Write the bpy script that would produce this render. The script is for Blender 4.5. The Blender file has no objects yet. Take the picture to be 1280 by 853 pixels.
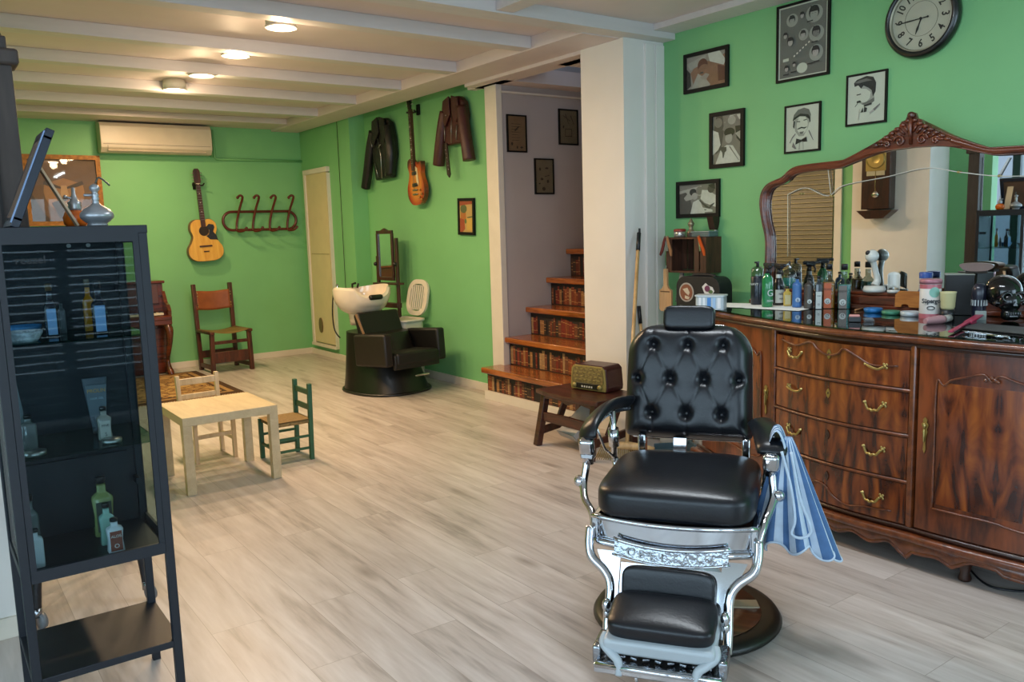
WARM, SKY, DAYF, DAYL, EXPO, TUBE_FILL = 31, 1.6, 200, 120, 0.12, 30
import bpy, bmesh, math, random
from mathutils import Matrix, Vector
from mathutils.geometry import tessellate_polygon
R = math.radians
SC = bpy.context.scene
COL = SC.collection
rnd = random.Random(7)

# ------------------------------------------------------------------ camera
FPX, ROLL, PITCH, YAW, EYE = 1043.3, -0.02957, 0.13290, 0.62090, 1.45
_cy, _sy, _cp, _sp, _cr, _sr = (math.cos(YAW), math.sin(YAW), math.cos(PITCH), math.sin(PITCH), math.cos(ROLL), math.sin(ROLL))
FW = Vector((_sy*_cp, _cy*_cp, -_sp)); RT = Vector((_cy, -_sy, 0)); UP = RT.cross(FW)
RT2 = RT*_cr + UP*_sr; UP2 = UP*_cr - RT*_sr
CAM = Vector((0, 0, EYE))
def ray(u, v): return RT2*((u-640)/FPX) - UP2*((v-426.5)/FPX) + FW
def at(u, v, ax, val):
    d = ray(u, v); t = (val-CAM[ax])/d[ax]; return CAM + d*t
def floor_at(u, v, z=0.0): return at(u, v, 2, z)
cd = bpy.data.cameras.new('camera'); cam = bpy.data.objects.new('camera', cd); COL.objects.link(cam)
cd.sensor_width = 36; cd.lens = FPX/1280*36; cd.clip_start = .02
mm = Matrix((RT2, UP2, -FW)).transposed().to_4x4(); mm.translation = CAM; cam.matrix_world = mm
SC.camera = cam

# ------------------------------------------------------------------ materials
def s2l(c): return tuple(((x/12.92) if x <= .04045 else ((x+.055)/1.055)**2.4) for x in c)
def hexc(h): return s2l(tuple(int(h[i:i+2], 16)/255 for i in (0, 2, 4)))+(1,)
_M = {}
def mat(name, col, rough=.5, metal=0, noise=0.0, nscale=8, bump=0.0, bscale=60, coat=0, col2=None, stretch=None, emit=0, spec=None):
    if name in _M: return _M[name]
    m = bpy.data.materials.new(name); m.use_nodes = True; nt = m.node_tree; N, L = nt.nodes, nt.links
    b = N['Principled BSDF']
    c = hexc(col) if isinstance(col, str) else tuple(col)
    b.inputs['Base Color'].default_value = c; b.inputs['Roughness'].default_value = rough; b.inputs['Metallic'].default_value = metal
    b.inputs['Coat Weight'].default_value = coat; b.inputs['Coat Roughness'].default_value = .08
    if spec is not None: b.inputs['Specular IOR Level'].default_value = spec
    tc = N.new('ShaderNodeTexCoord'); mp = N.new('ShaderNodeMapping'); L.new(tc.outputs['Object'], mp.inputs[0])
    if stretch: mp.inputs['Scale'].default_value = stretch
    n = N.new('ShaderNodeTexNoise'); n.inputs['Scale'].default_value = nscale; n.inputs['Detail'].default_value = 5; L.new(mp.outputs[0], n.inputs[0])
    r = N.new('ShaderNodeValToRGB'); L.new(n.outputs[0], r.inputs[0])
    if col2 is None: a = max(noise, .03); c1 = tuple(x*(1-a) for x in c[:3])+(1,); c2 = tuple(min(1, x*(1+a)) for x in c[:3])+(1,)
    else: c1, c2 = c, hexc(col2)
    r.color_ramp.elements[0].position = .35; r.color_ramp.elements[1].position = .65
    r.color_ramp.elements[0].color = c1; r.color_ramp.elements[1].color = c2
    L.new(r.outputs[0], b.inputs['Base Color'])
    if bump:
        n2 = N.new('ShaderNodeTexNoise'); n2.inputs['Scale'].default_value = bscale; L.new(mp.outputs[0], n2.inputs[0])
        bp = N.new('ShaderNodeBump'); bp.inputs['Strength'].default_value = bump; bp.inputs['Distance'].default_value = .004
        L.new(n2.outputs[0], bp.inputs['Height']); L.new(bp.outputs[0], b.inputs['Normal'])
    if emit:
        b.inputs['Emission Color'].default_value = c; b.inputs['Emission Strength'].default_value = emit
    _M[name] = m; return m
def wood(name, c1, c2, scale=6, rough=.4, coat=0, axis='z', bands=True, stretch=8):
    """streaky grain along one object axis"""
    if name in _M: return _M[name]
    m = bpy.data.materials.new(name); m.use_nodes = True; nt = m.node_tree; N, L = nt.nodes, nt.links
    b = N['Principled BSDF']; b.inputs['Roughness'].default_value = rough; b.inputs['Coat Weight'].default_value = coat; b.inputs['Coat Roughness'].default_value = .1
    tc = N.new('ShaderNodeTexCoord'); mp = N.new('ShaderNodeMapping'); L.new(tc.outputs['Object'], mp.inputs[0])
    k = {'x': (1, stretch, stretch), 'y': (stretch, 1, stretch), 'z': (stretch, stretch, 1)}[axis]
    mp.inputs['Scale'].default_value = k
    n = N.new('ShaderNodeTexNoise'); n.inputs['Scale'].default_value = scale/2; n.inputs['Detail'].default_value = 8; n.inputs['Distortion'].default_value = .8; L.new(mp.outputs[0], n.inputs[0])
    n2 = N.new('ShaderNodeTexNoise'); n2.inputs['Scale'].default_value = scale*3; n2.inputs['Detail'].default_value = 3; L.new(mp.outputs[0], n2.inputs[0])
    a = N.new('ShaderNodeMath'); a.operation = 'MULTIPLY_ADD'; a.inputs[1].default_value = .35; L.new(n2.outputs[0], a.inputs[0]); L.new(n.outputs[0], a.inputs[2])
    r = N.new('ShaderNodeValToRGB'); L.new(a.outputs[0], r.inputs[0])
    r.color_ramp.elements[0].position = .48; r.color_ramp.elements[1].position = .86
    r.color_ramp.elements[0].color = hexc(c1); r.color_ramp.elements[1].color = hexc(c2)
    L.new(r.outputs[0], b.inputs['Base Color'])
    _M[name] = m; return m
def glassmat(name, tint='ffffff', rough=.02, refl=1.0):
    if name in _M: return _M[name]
    m = bpy.data.materials.new(name); m.use_nodes = True; nt = m.node_tree; N, L = nt.nodes, nt.links
    N.clear(); o = N.new('ShaderNodeOutputMaterial'); mx = N.new('ShaderNodeMixShader'); t = N.new('ShaderNodeBsdfTransparent'); g = N.new('ShaderNodeBsdfGlossy')
    t.inputs[0].default_value = hexc(tint); g.inputs['Roughness'].default_value = rough
    f = N.new('ShaderNodeFresnel'); ge = N.new('ShaderNodeNewGeometry'); io = N.new('ShaderNodeMath'); io.operation = 'MULTIPLY_ADD'; io.inputs[1].default_value = 1/1.45-1.45; io.inputs[2].default_value = 1.45
    L.new(ge.outputs['Backfacing'], io.inputs[0]); L.new(io.outputs[0], f.inputs[0])
    k = N.new('ShaderNodeMath'); k.operation = 'MULTIPLY'; k.inputs[1].default_value = refl; L.new(f.outputs[0], k.inputs[0])
    L.new(k.outputs[0], mx.inputs[0]); L.new(t.outputs[0], mx.inputs[1]); L.new(g.outputs[0], mx.inputs[2]); L.new(mx.outputs[0], o.inputs[0])
    _M[name] = m; return m

# ------------------------------------------------------------------ mesh builder
def ell(cx, cy, rx, ry, n=20, a0=0, a1=360):
    return [(cx+rx*math.cos(R(a0+(a1-a0)*i/(n if a1-a0 >= 360 else n-1))), cy+ry*math.sin(R(a0+(a1-a0)*i/(n if a1-a0 >= 360 else n-1)))) for i in range(n)]
def rrect(w, h, r, n=5, cx=0, cy=0):
    P = []
    for (sx, sy, a) in ((1, 1, 0), (-1, 1, 90), (-1, -1, 180), (1, -1, 270)):
        for i in range(n+1):
            t = R(a+90*i/n); P.append((cx+sx*(w/2-r)+r*math.cos(t), cy+sy*(h/2-r)+r*math.sin(t)))
    return P
def spline(P, n=6, closed=False):
    P = [Vector(p) for p in P]; out = []; L = len(P)
    rng = range(L) if closed else range(L-1)
    for i in rng:
        p0 = P[(i-1) % L] if (closed or i > 0) else P[0]; p1 = P[i]; p2 = P[(i+1) % L]; p3 = P[(i+2) % L] if (closed or i+2 < L) else P[-1]
        for k in range(n):
            t = k/n
            out.append(.5*((2*p1)+(p2-p0)*t+(2*p0-5*p1+4*p2-p3)*t*t+(3*p1-p0-3*p2+p3)*t**3))
    if not closed: out.append(P[-1])
    return out
class MB:
    def __init__(s, T=None): s.bm = bmesh.new(); s.mats = []; s.T = T or Matrix()
    def mi(s, m):
        if m not in s.mats: s.mats.append(m)
        return s.mats.index(m)
    def _v(s, p): return s.bm.verts.new(s.T @ Vector(p))
    def _f(s, vs, i, smooth=False):
        try: f = s.bm.faces.new(vs)
        except ValueError: return None
        f.material_index = i; f.smooth = smooth; return f
    def box(s, c, d, m, rot=None, bev=0, taper=None, seg=2):
        i = s.mi(m); c = Vector(c); q = Matrix.Rotation(0, 3, 'X')
        if rot: q = (Matrix.Rotation(R(rot[2]), 3, 'Z') @ Matrix.Rotation(R(rot[1]), 3, 'Y') @ Matrix.Rotation(R(rot[0]), 3, 'X'))
        vs = []
        for z in (-.5, .5):
            for y in (-.5, .5):
                for x in (-.5, .5):
                    k = taper if (taper and z > 0) else 1
                    vs.append(s._v(c + q @ Vector((x*d[0]*k, y*d[1]*k, z*d[2]))))
        fs = [s._f([vs[a] for a in q4], i) for q4 in ((0, 2, 3, 1), (4, 5, 7, 6), (0, 1, 5, 4), (2, 6, 7, 3), (0, 4, 6, 2), (1, 3, 7, 5))]
        if bev:
            es = list({e for f in fs for e in f.edges})
            g = bmesh.ops.bevel(s.bm, geom=es, offset=bev, segments=seg, affect='EDGES', profile=.5)
            for f in g['faces']: f.material_index = i; f.smooth = True
        return s
    def bar(s, p, q, w, h, m, bev=0, up=(0, 0, 1)):
        """rectangular bar from p to q"""
        p, q = Vector(p), Vector(q); d = (q-p).normalized(); u = Vector(up)
        if abs(d.dot(u)) > .95: u = Vector((0, 1, 0))
        x = d.cross(u).normalized(); y = x.cross(d).normalized(); i = s.mi(m); vs = []
        for c in (p, q):
            for (a, b) in ((-1, -1), (1, -1), (1, 1), (-1, 1)): vs.append(s._v(c + x*a*w/2 + y*b*h/2))
        fs = [s._f([vs[k] for k in q4], i) for q4 in ((3, 2, 1, 0), (4, 5, 6, 7), (0, 1, 5, 4), (1, 2, 6, 5), (2, 3, 7, 6), (3, 0, 4, 7))]
        if bev:
            es = list({e for f in fs for e in f.edges})
            g = bmesh.ops.bevel(s.bm, geom=es, offset=bev, segments=2, affect='EDGES', profile=.5)
            for f in g['faces']: f.material_index = i; f.smooth = True
        return s
    def tube(s, P, r, m, seg=8, closed=False, flat=1.0):
        P = [Vector(p) for p in P]; n = len(P); i = s.mi(m); rings = []; nrm = None
        rr = r if isinstance(r, (list, tuple)) else [r]*n
        for k in range(n):
            a = P[(k-1) % n] if (closed or k > 0) else P[k]; b = P[(k+1) % n] if (closed or k < n-1) else P[k]
            d = (b-a)
            if d.length < 1e-9: d = Vector((0, 0, 1))
            d.normalize()
            if nrm is None:
                nrm = d.orthogonal().normalized()
                if flat != 1.0:
                    u = Vector((0, 0, 1)); 
                    if abs(d.z) < .9: nrm = (u - d*u.dot(d)).normalized()
            nrm = (nrm - d*nrm.dot(d))
            nrm = nrm.normalized() if nrm.length > 1e-6 else d.orthogonal().normalized()
            bb = d.cross(nrm)
            rings.append([s._v(P[k] + (nrm*math.cos(2*math.pi*j/seg)*flat + bb*math.sin(2*math.pi*j/seg))*rr[k]) for j in range(seg)])
        for k in range(n if closed else n-1):
            A, B = rings[k], rings[(k+1) % n]
            for j in range(seg): s._f([A[j], A[(j+1) % seg], B[(j+1) % seg], B[j]], i, True)
        if not closed: s._f(rings[0][::-1], i); s._f(rings[-1], i)
        return s
    def cyl(s, p, q, r, m, r2=None, seg=24): return s.tube([p, q], [r, r if r2 is None else r2], m, seg)
    def lathe(s, prof, m, c=(0, 0, 0), seg=28, sx=1, sy=1, axis=None, a0=0, a1=360):
        i = s.mi(m); c = Vector(c); rings = []; full = (a1-a0) >= 360
        q = Matrix.Identity(3)
        if axis: q = Vector((0, 0, 1)).rotation_difference(Vector(axis)).to_matrix()
        for (r, z) in prof:
            if r < 1e-6: rings.append([s._v(c + q @ Vector((0, 0, z)))])
            else: rings.append([s._v(c + q @ Vector((r*sx*math.cos(R(a0+(a1-a0)*j/(seg if full else seg-1))), r*sy*math.sin(R(a0+(a1-a0)*j/(seg if full else seg-1))), z))) for j in range(seg)])
        for A, B in zip(rings, rings[1:]):
            na, nb = len(A), len(B)
            for j in range(seg if full else seg-1):
                k = (j+1) % seg
                if na == 1 and nb == 1: continue
                if na == 1: s._f([A[0], B[k], B[j]], i, True)
                elif nb == 1: s._f([A[j], A[k], B[0]], i, True)
                else: s._f([A[j], A[k], B[k], B[j]], i, True)
        return s
    def ball(s, c, r, m, seg=16, axis=None):
        r = r if isinstance(r, (list, tuple)) else (r, r, r); n = max(6, seg//2)
        c = Vector(c); i = s.mi(m); rings = []
        for k in range(n+1):
            t = math.pi*k/n
            if k in (0, n): rings.append([s._v(c+Vector((0, 0, r[2]*math.cos(t))))])
            else: rings.append([s._v(c+Vector((r[0]*math.sin(t)*math.cos(2*math.pi*j/seg), r[1]*math.sin(t)*math.sin(2*math.pi*j/seg), r[2]*math.cos(t)))) for j in range(seg)])
        for A, B in zip(rings, rings[1:]):
            for j in range(seg):
                k = (j+1) % seg
                if len(A) == 1: s._f([A[0], B[j], B[k]], i, True)
                elif len(B) == 1: s._f([A[k], A[j], B[0]], i, True)
                else: s._f([A[j], B[j], B[k], A[k]], i, True)
        return s
    def prism(s, pts, t, m, plane='xz', off=0, smooth=False, bev=0, front=True):
        """extrude a 2-D outline; plane xz -> thickness along +y from off; xy -> along +z; yz -> along +x"""
        f3 = {'xz': lambda a, b, c: (a, c, b), 'xy': lambda a, b, c: (a, b, c), 'yz': lambda a, b, c: (c, a, b)}[plane]
        i = s.mi(m); A = [s._v(f3(a, b, off)) for a, b in pts]; B = [s._v(f3(a, b, off+t)) for a, b in pts]; n = len(pts)
        sides = [s._f([A[k], A[(k+1) % n], B[(k+1) % n], B[k]], i, smooth) for k in range(n)]
        tr = tessellate_polygon([[Vector((a, b, 0)) for a, b in pts]])
        for (a, b, c) in tr: s._f([A[a], A[b], A[c]], i); s._f([B[c], B[b], B[a]], i)
        return s
    def poly(s, pts3, m):
        i = s.mi(m); s._f([s._v(p) for p in pts3], i); return s
    def grid(s, fn, nu, nv, m, smooth=True, closeu=False, mfn=None):
        i = s.mi(m); V = [[s._v(fn(a/nu, b/nv)) for b in range(nv+1)] for a in range(nu if closeu else nu+1)]
        for a in range(nu):
            for b in range(nv):
                A = V[a]; B = V[(a+1) % len(V)]
                k = i if mfn is None else s.mi(mfn((a+.5)/nu, (b+.5)/nv))
                s._f([A[b], B[b], B[b+1], A[b+1]], k, smooth)
        return s
    def build(s, name, parent=None, sub=0, solid=0, bevel=0, loc=None, rz=None, fixn=True):
        if fixn: bmesh.ops.recalc_face_normals(s.bm, faces=s.bm.faces)
        me = bpy.data.meshes.new(name); s.bm.to_mesh(me); s.bm.free()
        for m in s.mats: me.materials.append(m)
        o = bpy.data.objects.new(name, me); COL.objects.link(o)
        if parent: o.parent = parent
        if loc is not None: o.location = loc
        if rz is not None: o.rotation_euler.z = R(rz)
        if solid: md = o.modifiers.new('s', 'SOLIDIFY'); md.thickness = solid; md.offset = 0
        if bevel: md = o.modifiers.new('b', 'BEVEL'); md.width = bevel; md.segments = 2; md.limit_method = 'ANGLE'
        if sub:
            md = o.modifiers.new('u', 'SUBSURF'); md.levels = sub; md.render_levels = sub
            for p in me.polygons: p.use_smooth = True
        return o
def thing(name, label, cat, loc=(0, 0, 0), rz=0, group=None, tilt=None):
    o = bpy.data.objects.new(name, None); COL.objects.link(o); o.location = loc
    o.rotation_euler = (R(tilt[0]) if tilt else 0, R(tilt[1]) if tilt else 0, R(rz)); o.empty_display_size = .05
    return tag(o, label, cat, group)
def tag(o, label, cat, group=None):
    o['label'] = label; o['category'] = cat
    if group: o['group'] = group
    return o
def struct(o): o['kind'] = 'structure'; return o
def text_mesh(txt, size, m, name, parent, loc, rot=(90, 0, 0), depth=.0006, align='CENTER', sx=1, bold=0):
    cu = bpy.data.curves.new('t', 'FONT'); cu.offset = bold; cu.body = txt; cu.size = size; cu.align_x = align; cu.align_y = 'CENTER'; cu.extrude = depth; cu.resolution_u = 3
    t = bpy.data.objects.new('t', cu); COL.objects.link(t)
    dg = bpy.context.evaluated_depsgraph_get(); me = bpy.data.meshes.new_from_object(t.evaluated_get(dg))
    bpy.data.objects.remove(t); bpy.data.curves.remove(cu)
    me.materials.clear(); me.materials.append(m)
    o = bpy.data.objects.new(name, me); COL.objects.link(o); o.parent = parent; o.location = loc; o.rotation_euler = tuple(R(a) for a in rot); o.scale.x = sx
    return o
def text_into(mb, txt, size, m, T, sx=1, bold=0):
    """add flat lettering to a mesh builder (T places the text's own xy plane)"""
    cu = bpy.data.curves.new('t', 'FONT'); cu.body = txt; cu.size = size; cu.align_x = 'CENTER'; cu.align_y = 'CENTER'; cu.resolution_u = 2; cu.offset = bold
    t = bpy.data.objects.new('t', cu); COL.objects.link(t)
    dg = bpy.context.evaluated_depsgraph_get(); me = bpy.data.meshes.new_from_object(t.evaluated_get(dg))
    bpy.data.objects.remove(t); bpy.data.curves.remove(cu)
    i = mb.mi(m); vs = [mb._v(T @ Vector((v.co.x*sx, v.co.y, v.co.z))) for v in me.vertices]
    for p in me.polygons: mb._f([vs[k] for k in p.vertices], i)
    bpy.data.meshes.remove(me)
def FLAT(x, y, z): return Matrix.Translation((x, y, z)) @ Matrix.Rotation(R(90), 4, 'X')   # text upright, facing -y

def art(w, h, bg, shapes, y=0, x0=None, z0=None):
    """layers of flat coloured outlines in a w x h rectangle; shapes = [(material, [(u,v)...])]"""
    mb = MB(); x0 = -w/2 if x0 is None else x0; z0 = -h/2 if z0 is None else z0
    mb.prism([(x0, z0), (x0+w, z0), (x0+w, z0+h), (x0, z0+h)], .0015, bg, off=y)
    for k, (m, P) in enumerate(shapes):
        Q = [(x0+w*min(1, max(0, a)), z0+h*min(1, max(0, b))) for a, b in P]
        i = mb.mi(m); yy = y-.00025*(k+1); V = [mb._v((a, yy, b)) for a, b in Q]
        for (a, b, c) in tessellate_polygon([[Vector((p[0], p[1], 0)) for p in Q]]): mb._f([V[a], V[b], V[c]], i)
    return mb
def pic_frame(root, w, h, fw, dp, m, name='frame', bev=.002):
    mb = MB()
    for (a, b) in (((-w/2, -h/2), (w/2, -h/2)), ((w/2, -h/2), (w/2, h/2)), ((w/2, h/2), (-w/2, h/2)), ((-w/2, h/2), (-w/2, -h/2))):
        def inn(p): return (p[0]-math.copysign(fw, p[0]), p[1]-math.copysign(fw, p[1]))
        i = mb.mi(m); ai, bi = inn(a), inn(b)
        F = [mb._v((p[0], -dp, p[1])) for p in (a, b, bi, ai)]; K = [mb._v((p[0], 0, p[1])) for p in (a, b, bi, ai)]
        mb._f(F, i); mb._f(K[::-1], i)
        for k in range(4): mb._f([F[k], F[(k+1) % 4], K[(k+1) % 4], K[k]], i)
    return mb.build(name, root)
def picture(name, label, cat, group, loc, w, h, rz, fm, fw, dp, bg, shapes, glass=True, tilt=None, mount=None):
    t = thing(name, label, cat, loc, rz, group, tilt)
    pic_frame(t, w, h, fw, dp, fm)
    iw, ih = w-2*fw, h-2*fw
    if mount:
        MB().prism([(-iw/2, -ih/2), (iw/2, -ih/2), (iw/2, ih/2), (-iw/2, ih/2)], .003, mount, off=-.006).build('mount', t)
        iw -= .03; ih -= .03
    art(iw, ih, bg, shapes, y=-.009).build('print', t, fixn=False)
    if glass: MB().prism([(-w/2+fw, -h/2+fw), (w/2-fw, -h/2+fw), (w/2-fw, h/2-fw), (-w/2+fw, h/2-fw)], .001, GLASS, off=-dp+.002).build('pane', t)
    return t
GLASS = glassmat('clear_glass', 'fbfefc', .02, .55)
# ------------------------------------------------------------------ surfaces
def floor_mat():
    m = bpy.data.materials.new('oak_laminate'); m.use_nodes = True; nt = m.node_tree; N, L = nt.nodes, nt.links
    b = N['Principled BSDF']; b.inputs['Roughness'].default_value = .36
    tc = N.new('ShaderNodeTexCoord'); mp = N.new('ShaderNodeMapping'); mp.inputs['Rotation'].default_value = (0, 0, R(90)); L.new(tc.outputs['Object'], mp.inputs[0])
    br = N.new('ShaderNodeTexBrick'); br.offset = .37; br.inputs['Scale'].default_value = 1; br.inputs['Brick Width'].default_value = 1.28; br.inputs['Row Height'].default_value = .192
    br.inputs['Mortar Size'].default_value = .0012; br.inputs['Mortar Smooth'].default_value = .3; br.inputs['Color1'].default_value = (0, 0, 0, 1); br.inputs['Color2'].default_value = (1, 1, 1, 1); br.inputs['Mortar'].default_value = (.5, .5, .5, 1)
    L.new(mp.outputs[0], br.inputs[0])
    # offset of the grain per plank
    ad = N.new('ShaderNodeVectorMath'); ad.operation = 'MULTIPLY_ADD'; ad.inputs[1].default_value = (7, 13, 5); L.new(br.outputs['Color'], ad.inputs[0]); L.new(tc.outputs['Object'], ad.inputs[2])
    m2 = N.new('ShaderNodeMapping'); m2.inputs['Scale'].default_value = (7.5, .75, 1); L.new(ad.outputs[0], m2.inputs[0])
    n1 = N.new('ShaderNodeTexNoise'); n1.inputs['Scale'].default_value = 1.6; n1.inputs['Detail'].default_value = 6; n1.inputs['Distortion'].default_value = .7; L.new(m2.outputs[0], n1.inputs[0])
    n2 = N.new('ShaderNodeTexNoise'); n2.inputs['Scale'].default_value = 9; n2.inputs['Detail'].default_value = 4; L.new(m2.outputs[0], n2.inputs[0])
    mx = N.new('ShaderNodeMath'); mx.operation = 'MULTIPLY_ADD'; mx.inputs[1].default_value = .35; L.new(n2.outputs[0], mx.inputs[0]); L.new(n1.outputs[0], mx.inputs[2])
    r = N.new('ShaderNodeValToRGB'); L.new(mx.outputs[0], r.inputs[0]); e = r.color_ramp.elements
    e[0].position = .36; e[0].color = hexc('8b817b'); e[1].position = .86; e[1].color = hexc('cdc4be')
    x = e.new(.6); x.color = hexc('baafa8')
    bw = N.new('ShaderNodeMix'); bw.data_type = 'RGBA'; bw.blend_type = 'MULTIPLY'; bw.inputs[0].default_value = 1
    rr = N.new('ShaderNodeValToRGB'); rr.color_ramp.elements[0].color = (.9, .9, .9, 1); rr.color_ramp.elements[1].color = (1.02, 1.02, 1.02, 1); L.new(br.outputs['Color'], rr.inputs[0])
    L.new(r.outputs[0], bw.inputs[6]); L.new(rr.outputs[0], bw.inputs[7])
    mo = N.new('ShaderNodeMix'); mo.data_type = 'RGBA'; L.new(br.outputs['Fac'], mo.inputs[0]); L.new(bw.outputs[2], mo.inputs[6]); mo.inputs[7].default_value = hexc('958b82')
    m3 = N.new('ShaderNodeMapping'); m3.inputs['Scale'].default_value = (5.2, 1.5, 1); L.new(ad.outputs[0], m3.inputs[0])
    vo = N.new('ShaderNodeTexVoronoi'); vo.inputs['Scale'].default_value = .8; L.new(m3.outputs[0], vo.inputs[0])
    kr = N.new('ShaderNodeValToRGB'); kr.color_ramp.elements[0].position = .02; kr.color_ramp.elements[0].color = (.58, .55, .53, 1); kr.color_ramp.elements[1].position = .16; kr.color_ramp.elements[1].color = (1, 1, 1, 1); L.new(vo.outputs['Distance'], kr.inputs[0])
    kn = N.new('ShaderNodeMix'); kn.data_type = 'RGBA'; kn.blend_type = 'MULTIPLY'; kn.inputs[0].default_value = 1; L.new(mo.outputs[2], kn.inputs[6]); L.new(kr.outputs[0], kn.inputs[7])
    L.new(kn.outputs[2], b.inputs['Base Color']); _M['floor'] = m; return m
FLOOR = floor_mat()
GREEN = mat('green_wall_paint', '78b97c', .55, noise=.04, nscale=1.5, bump=.15, bscale=90)
WHITE = mat('white_wall_paint', 'e3ded8', .55, noise=.02, nscale=2, bump=.1, bscale=80)
CEIL = mat('ceiling_paint', 'd6c9c6', .6, noise=.03, nscale=3, bump=.1, bscale=70)
BEAMW = mat('beam_paint', 'd0cac8', .5, noise=.03, nscale=5, stretch=(.6, 6, 6))
STAIRW = mat('stairwell_paint', 'b3aaa8', .7, noise=.04, nscale=2)
TRIM = mat('trim_white', 'dcd5c8', .45)
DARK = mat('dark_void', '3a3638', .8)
def sbox(name, lo, hi, m, bev=0):
    c = [(a+b)/2 for a, b in zip(lo, hi)]; d = [b-a for a, b in zip(lo, hi)]
    return struct(MB().box(c, d, m, bev=bev).build(name))
Z = 2.76
sbox('floor', (-3, -2.6, -.1), (6.4, 10.05, 0), FLOOR)
# ceiling slab in two pieces of one mesh, leaving the stairwell open
mb = MB()
mb.box((1.9/2-.55+.5, 3.95, Z+.05), (7.1-.2, 12.3, .1), CEIL)        # x -2.5..4.4
struct(mb.build('ceiling'))
sbox('wall_back', (-.45, 9.82, 0), (4.3, 9.97, Z+.1), GREEN)
# right side going away: mirror wall, pier, stair opening, guitar wall, pilaster, door wall
sbox('wall_right', (4.325, -2.4, 0), (4.475, 4.17, Z+.1), GREEN)
mb = MB()
mb.box((4.215, 4.385, 1.43), (.53, .43, 2.86), WHITE)                # pier  x 3.95..4.48, y 4.17..4.60
mb.box((4.178, 4.164, 1.33), (.076, .02, 2.66), WHITE, bev=.003)     # face strip
mb.box((4.285, 4.166, 1.33), (.08, .012, 2.66), WHITE, bev=.003)
struct(mb.build('wall_pier'))
sbox('wall_guitar', (4.14, 6.02, 0), (4.29, 8.42, Z+.1), GREEN)
mb = MB()
mb.box((4.13, 8.555, 1.43), (.34, .27, 2.86), GREEN)                 # pilaster x 3.96.., y 8.42..8.69
mb.box((4.045, 9.26, 1.43), (.15, 1.14, 2.86), GREEN)                # door wall x 3.97
struct(mb.build('wall_door_side'))
sbox('wall_stairwell', (4.14, 5.87, 0), (6.2, 6.02, 3.6), STAIRW)
sbox('wall_stairwell_end', (6.1, 4.4, 0), (6.25, 6.0, 3.6), STAIRW)
sbox('wall_stairwell_near', (4.48, 4.45, 0), (6.2, 4.6, 3.6), STAIRW)
mb = MB()                                                            # stairwell ceiling round its opening
mb.box((4.05, 5.35, 2.71), (.2, 1.5, .12), CEIL); mb.box((5.1, 5.94, 2.71), (2.1, .54, .12), CEIL); mb.box((5.1, 4.79, 2.71), (2.1, .38, .12), CEIL)
struct(mb.build('ceiling_stairwell'))
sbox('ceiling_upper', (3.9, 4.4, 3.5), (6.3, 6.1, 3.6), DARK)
# frames round the opening
sbox('trim_1', (4.10, 5.86, .0), (4.16, 6.03, 2.66), TRIM, bev=.004)
sbox('trim_2', (4.145, 5.845, 2.585), (6.1, 5.87, 2.60), TRIM)
# left side
mb = MB()
mb.box((-.11, 3.86, 1.43), (.66, .72, 2.86), WHITE)                   # white pier x -.44...22, y 3.5..4.22
struct(mb.build('wall_left_pier'))
sbox('wall_left', (-.45, 4.22, 0), (.2, 9.9, Z+.1), GREEN)
sbox('wall_left_front', (-1.9, 3.5, 0), (-.44, 3.65, Z+.1), GREEN)
sbox('wall_left_return', (-.45, 3.12, 0), (-.3, 3.5, Z+.1), GREEN)
# shopfront: low sill, posts, panes
SF = mat('shopfront_frame', '2b2f36', .4)
sbox('wall_front_lintel', (-2.5, -2.45, 2.45), (4.4, -2.3, Z+.1), WHITE)
for k, x in enumerate((-2.42, -.7, 1.0, 2.7, 4.3)): sbox('trim_%d' % (k+3), (x-.04, -2.45, 0), (x+.04, -2.35, 2.45), SF)
sbox('wall_left_lintel', (-2.5, -2.4, 2.45), (-2.36, 3.6, Z+.1), WHITE)
for k, y in enumerate((-.9, .9, 3.45)): sbox('trim_%d' % (k+8), (-2.5, y-.04, 0), (-2.42, y+.04, 2.45), SF)
struct(MB().box((.95, -2.4, 1.25), (6.7, .008, 2.4), GLASS).build('window_1'))
struct(MB().box((-2.46, .55, 1.25), (.008, 5.9, 2.4), GLASS).build('window_2'))
PAVE = mat('street_paving', '9b9b98', .9, noise=.1, nscale=3)
sbox('ground', (-14, -14, -.16), (-2.5, 9, -.04), PAVE); sbox('ground_front', (-2.5, -14, -.16), (12, -2.5, -.04), PAVE)
FAC = mat('pale_facade', 'b9bcc0', .8, noise=.05, nscale=1)
sbox('wall_street_facade', (-14.5, -14, -.1), (-14, 9, 3.2), FAC)
# baseboards
BB = mat('baseboard_white', 'd9d1c2', .5)
sbox('baseboard_back', (-.2, 9.805, 0), (3.97, 9.82, .07), BB, bev=.002)
sbox('baseboard_door_side', (3.955, 8.7, 0), (3.97, 9.805, .07), BB, bev=.002)
sbox('baseboard_pilaster', (3.945, 8.42, 0), (3.96, 8.69, .07), BB, bev=.002)
sbox('baseboard_guitar', (4.125, 6.0, 0), (4.14, 8.42, .075), BB, bev=.002)
sbox('baseboard_left', (-.44, 3.485, 0), (.235, 3.5, .08), BB, bev=.002)
sbox('baseboard_right', (4.31, -2.3, 0), (4.325, 4.16, .07), BB, bev=.002)
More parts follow.
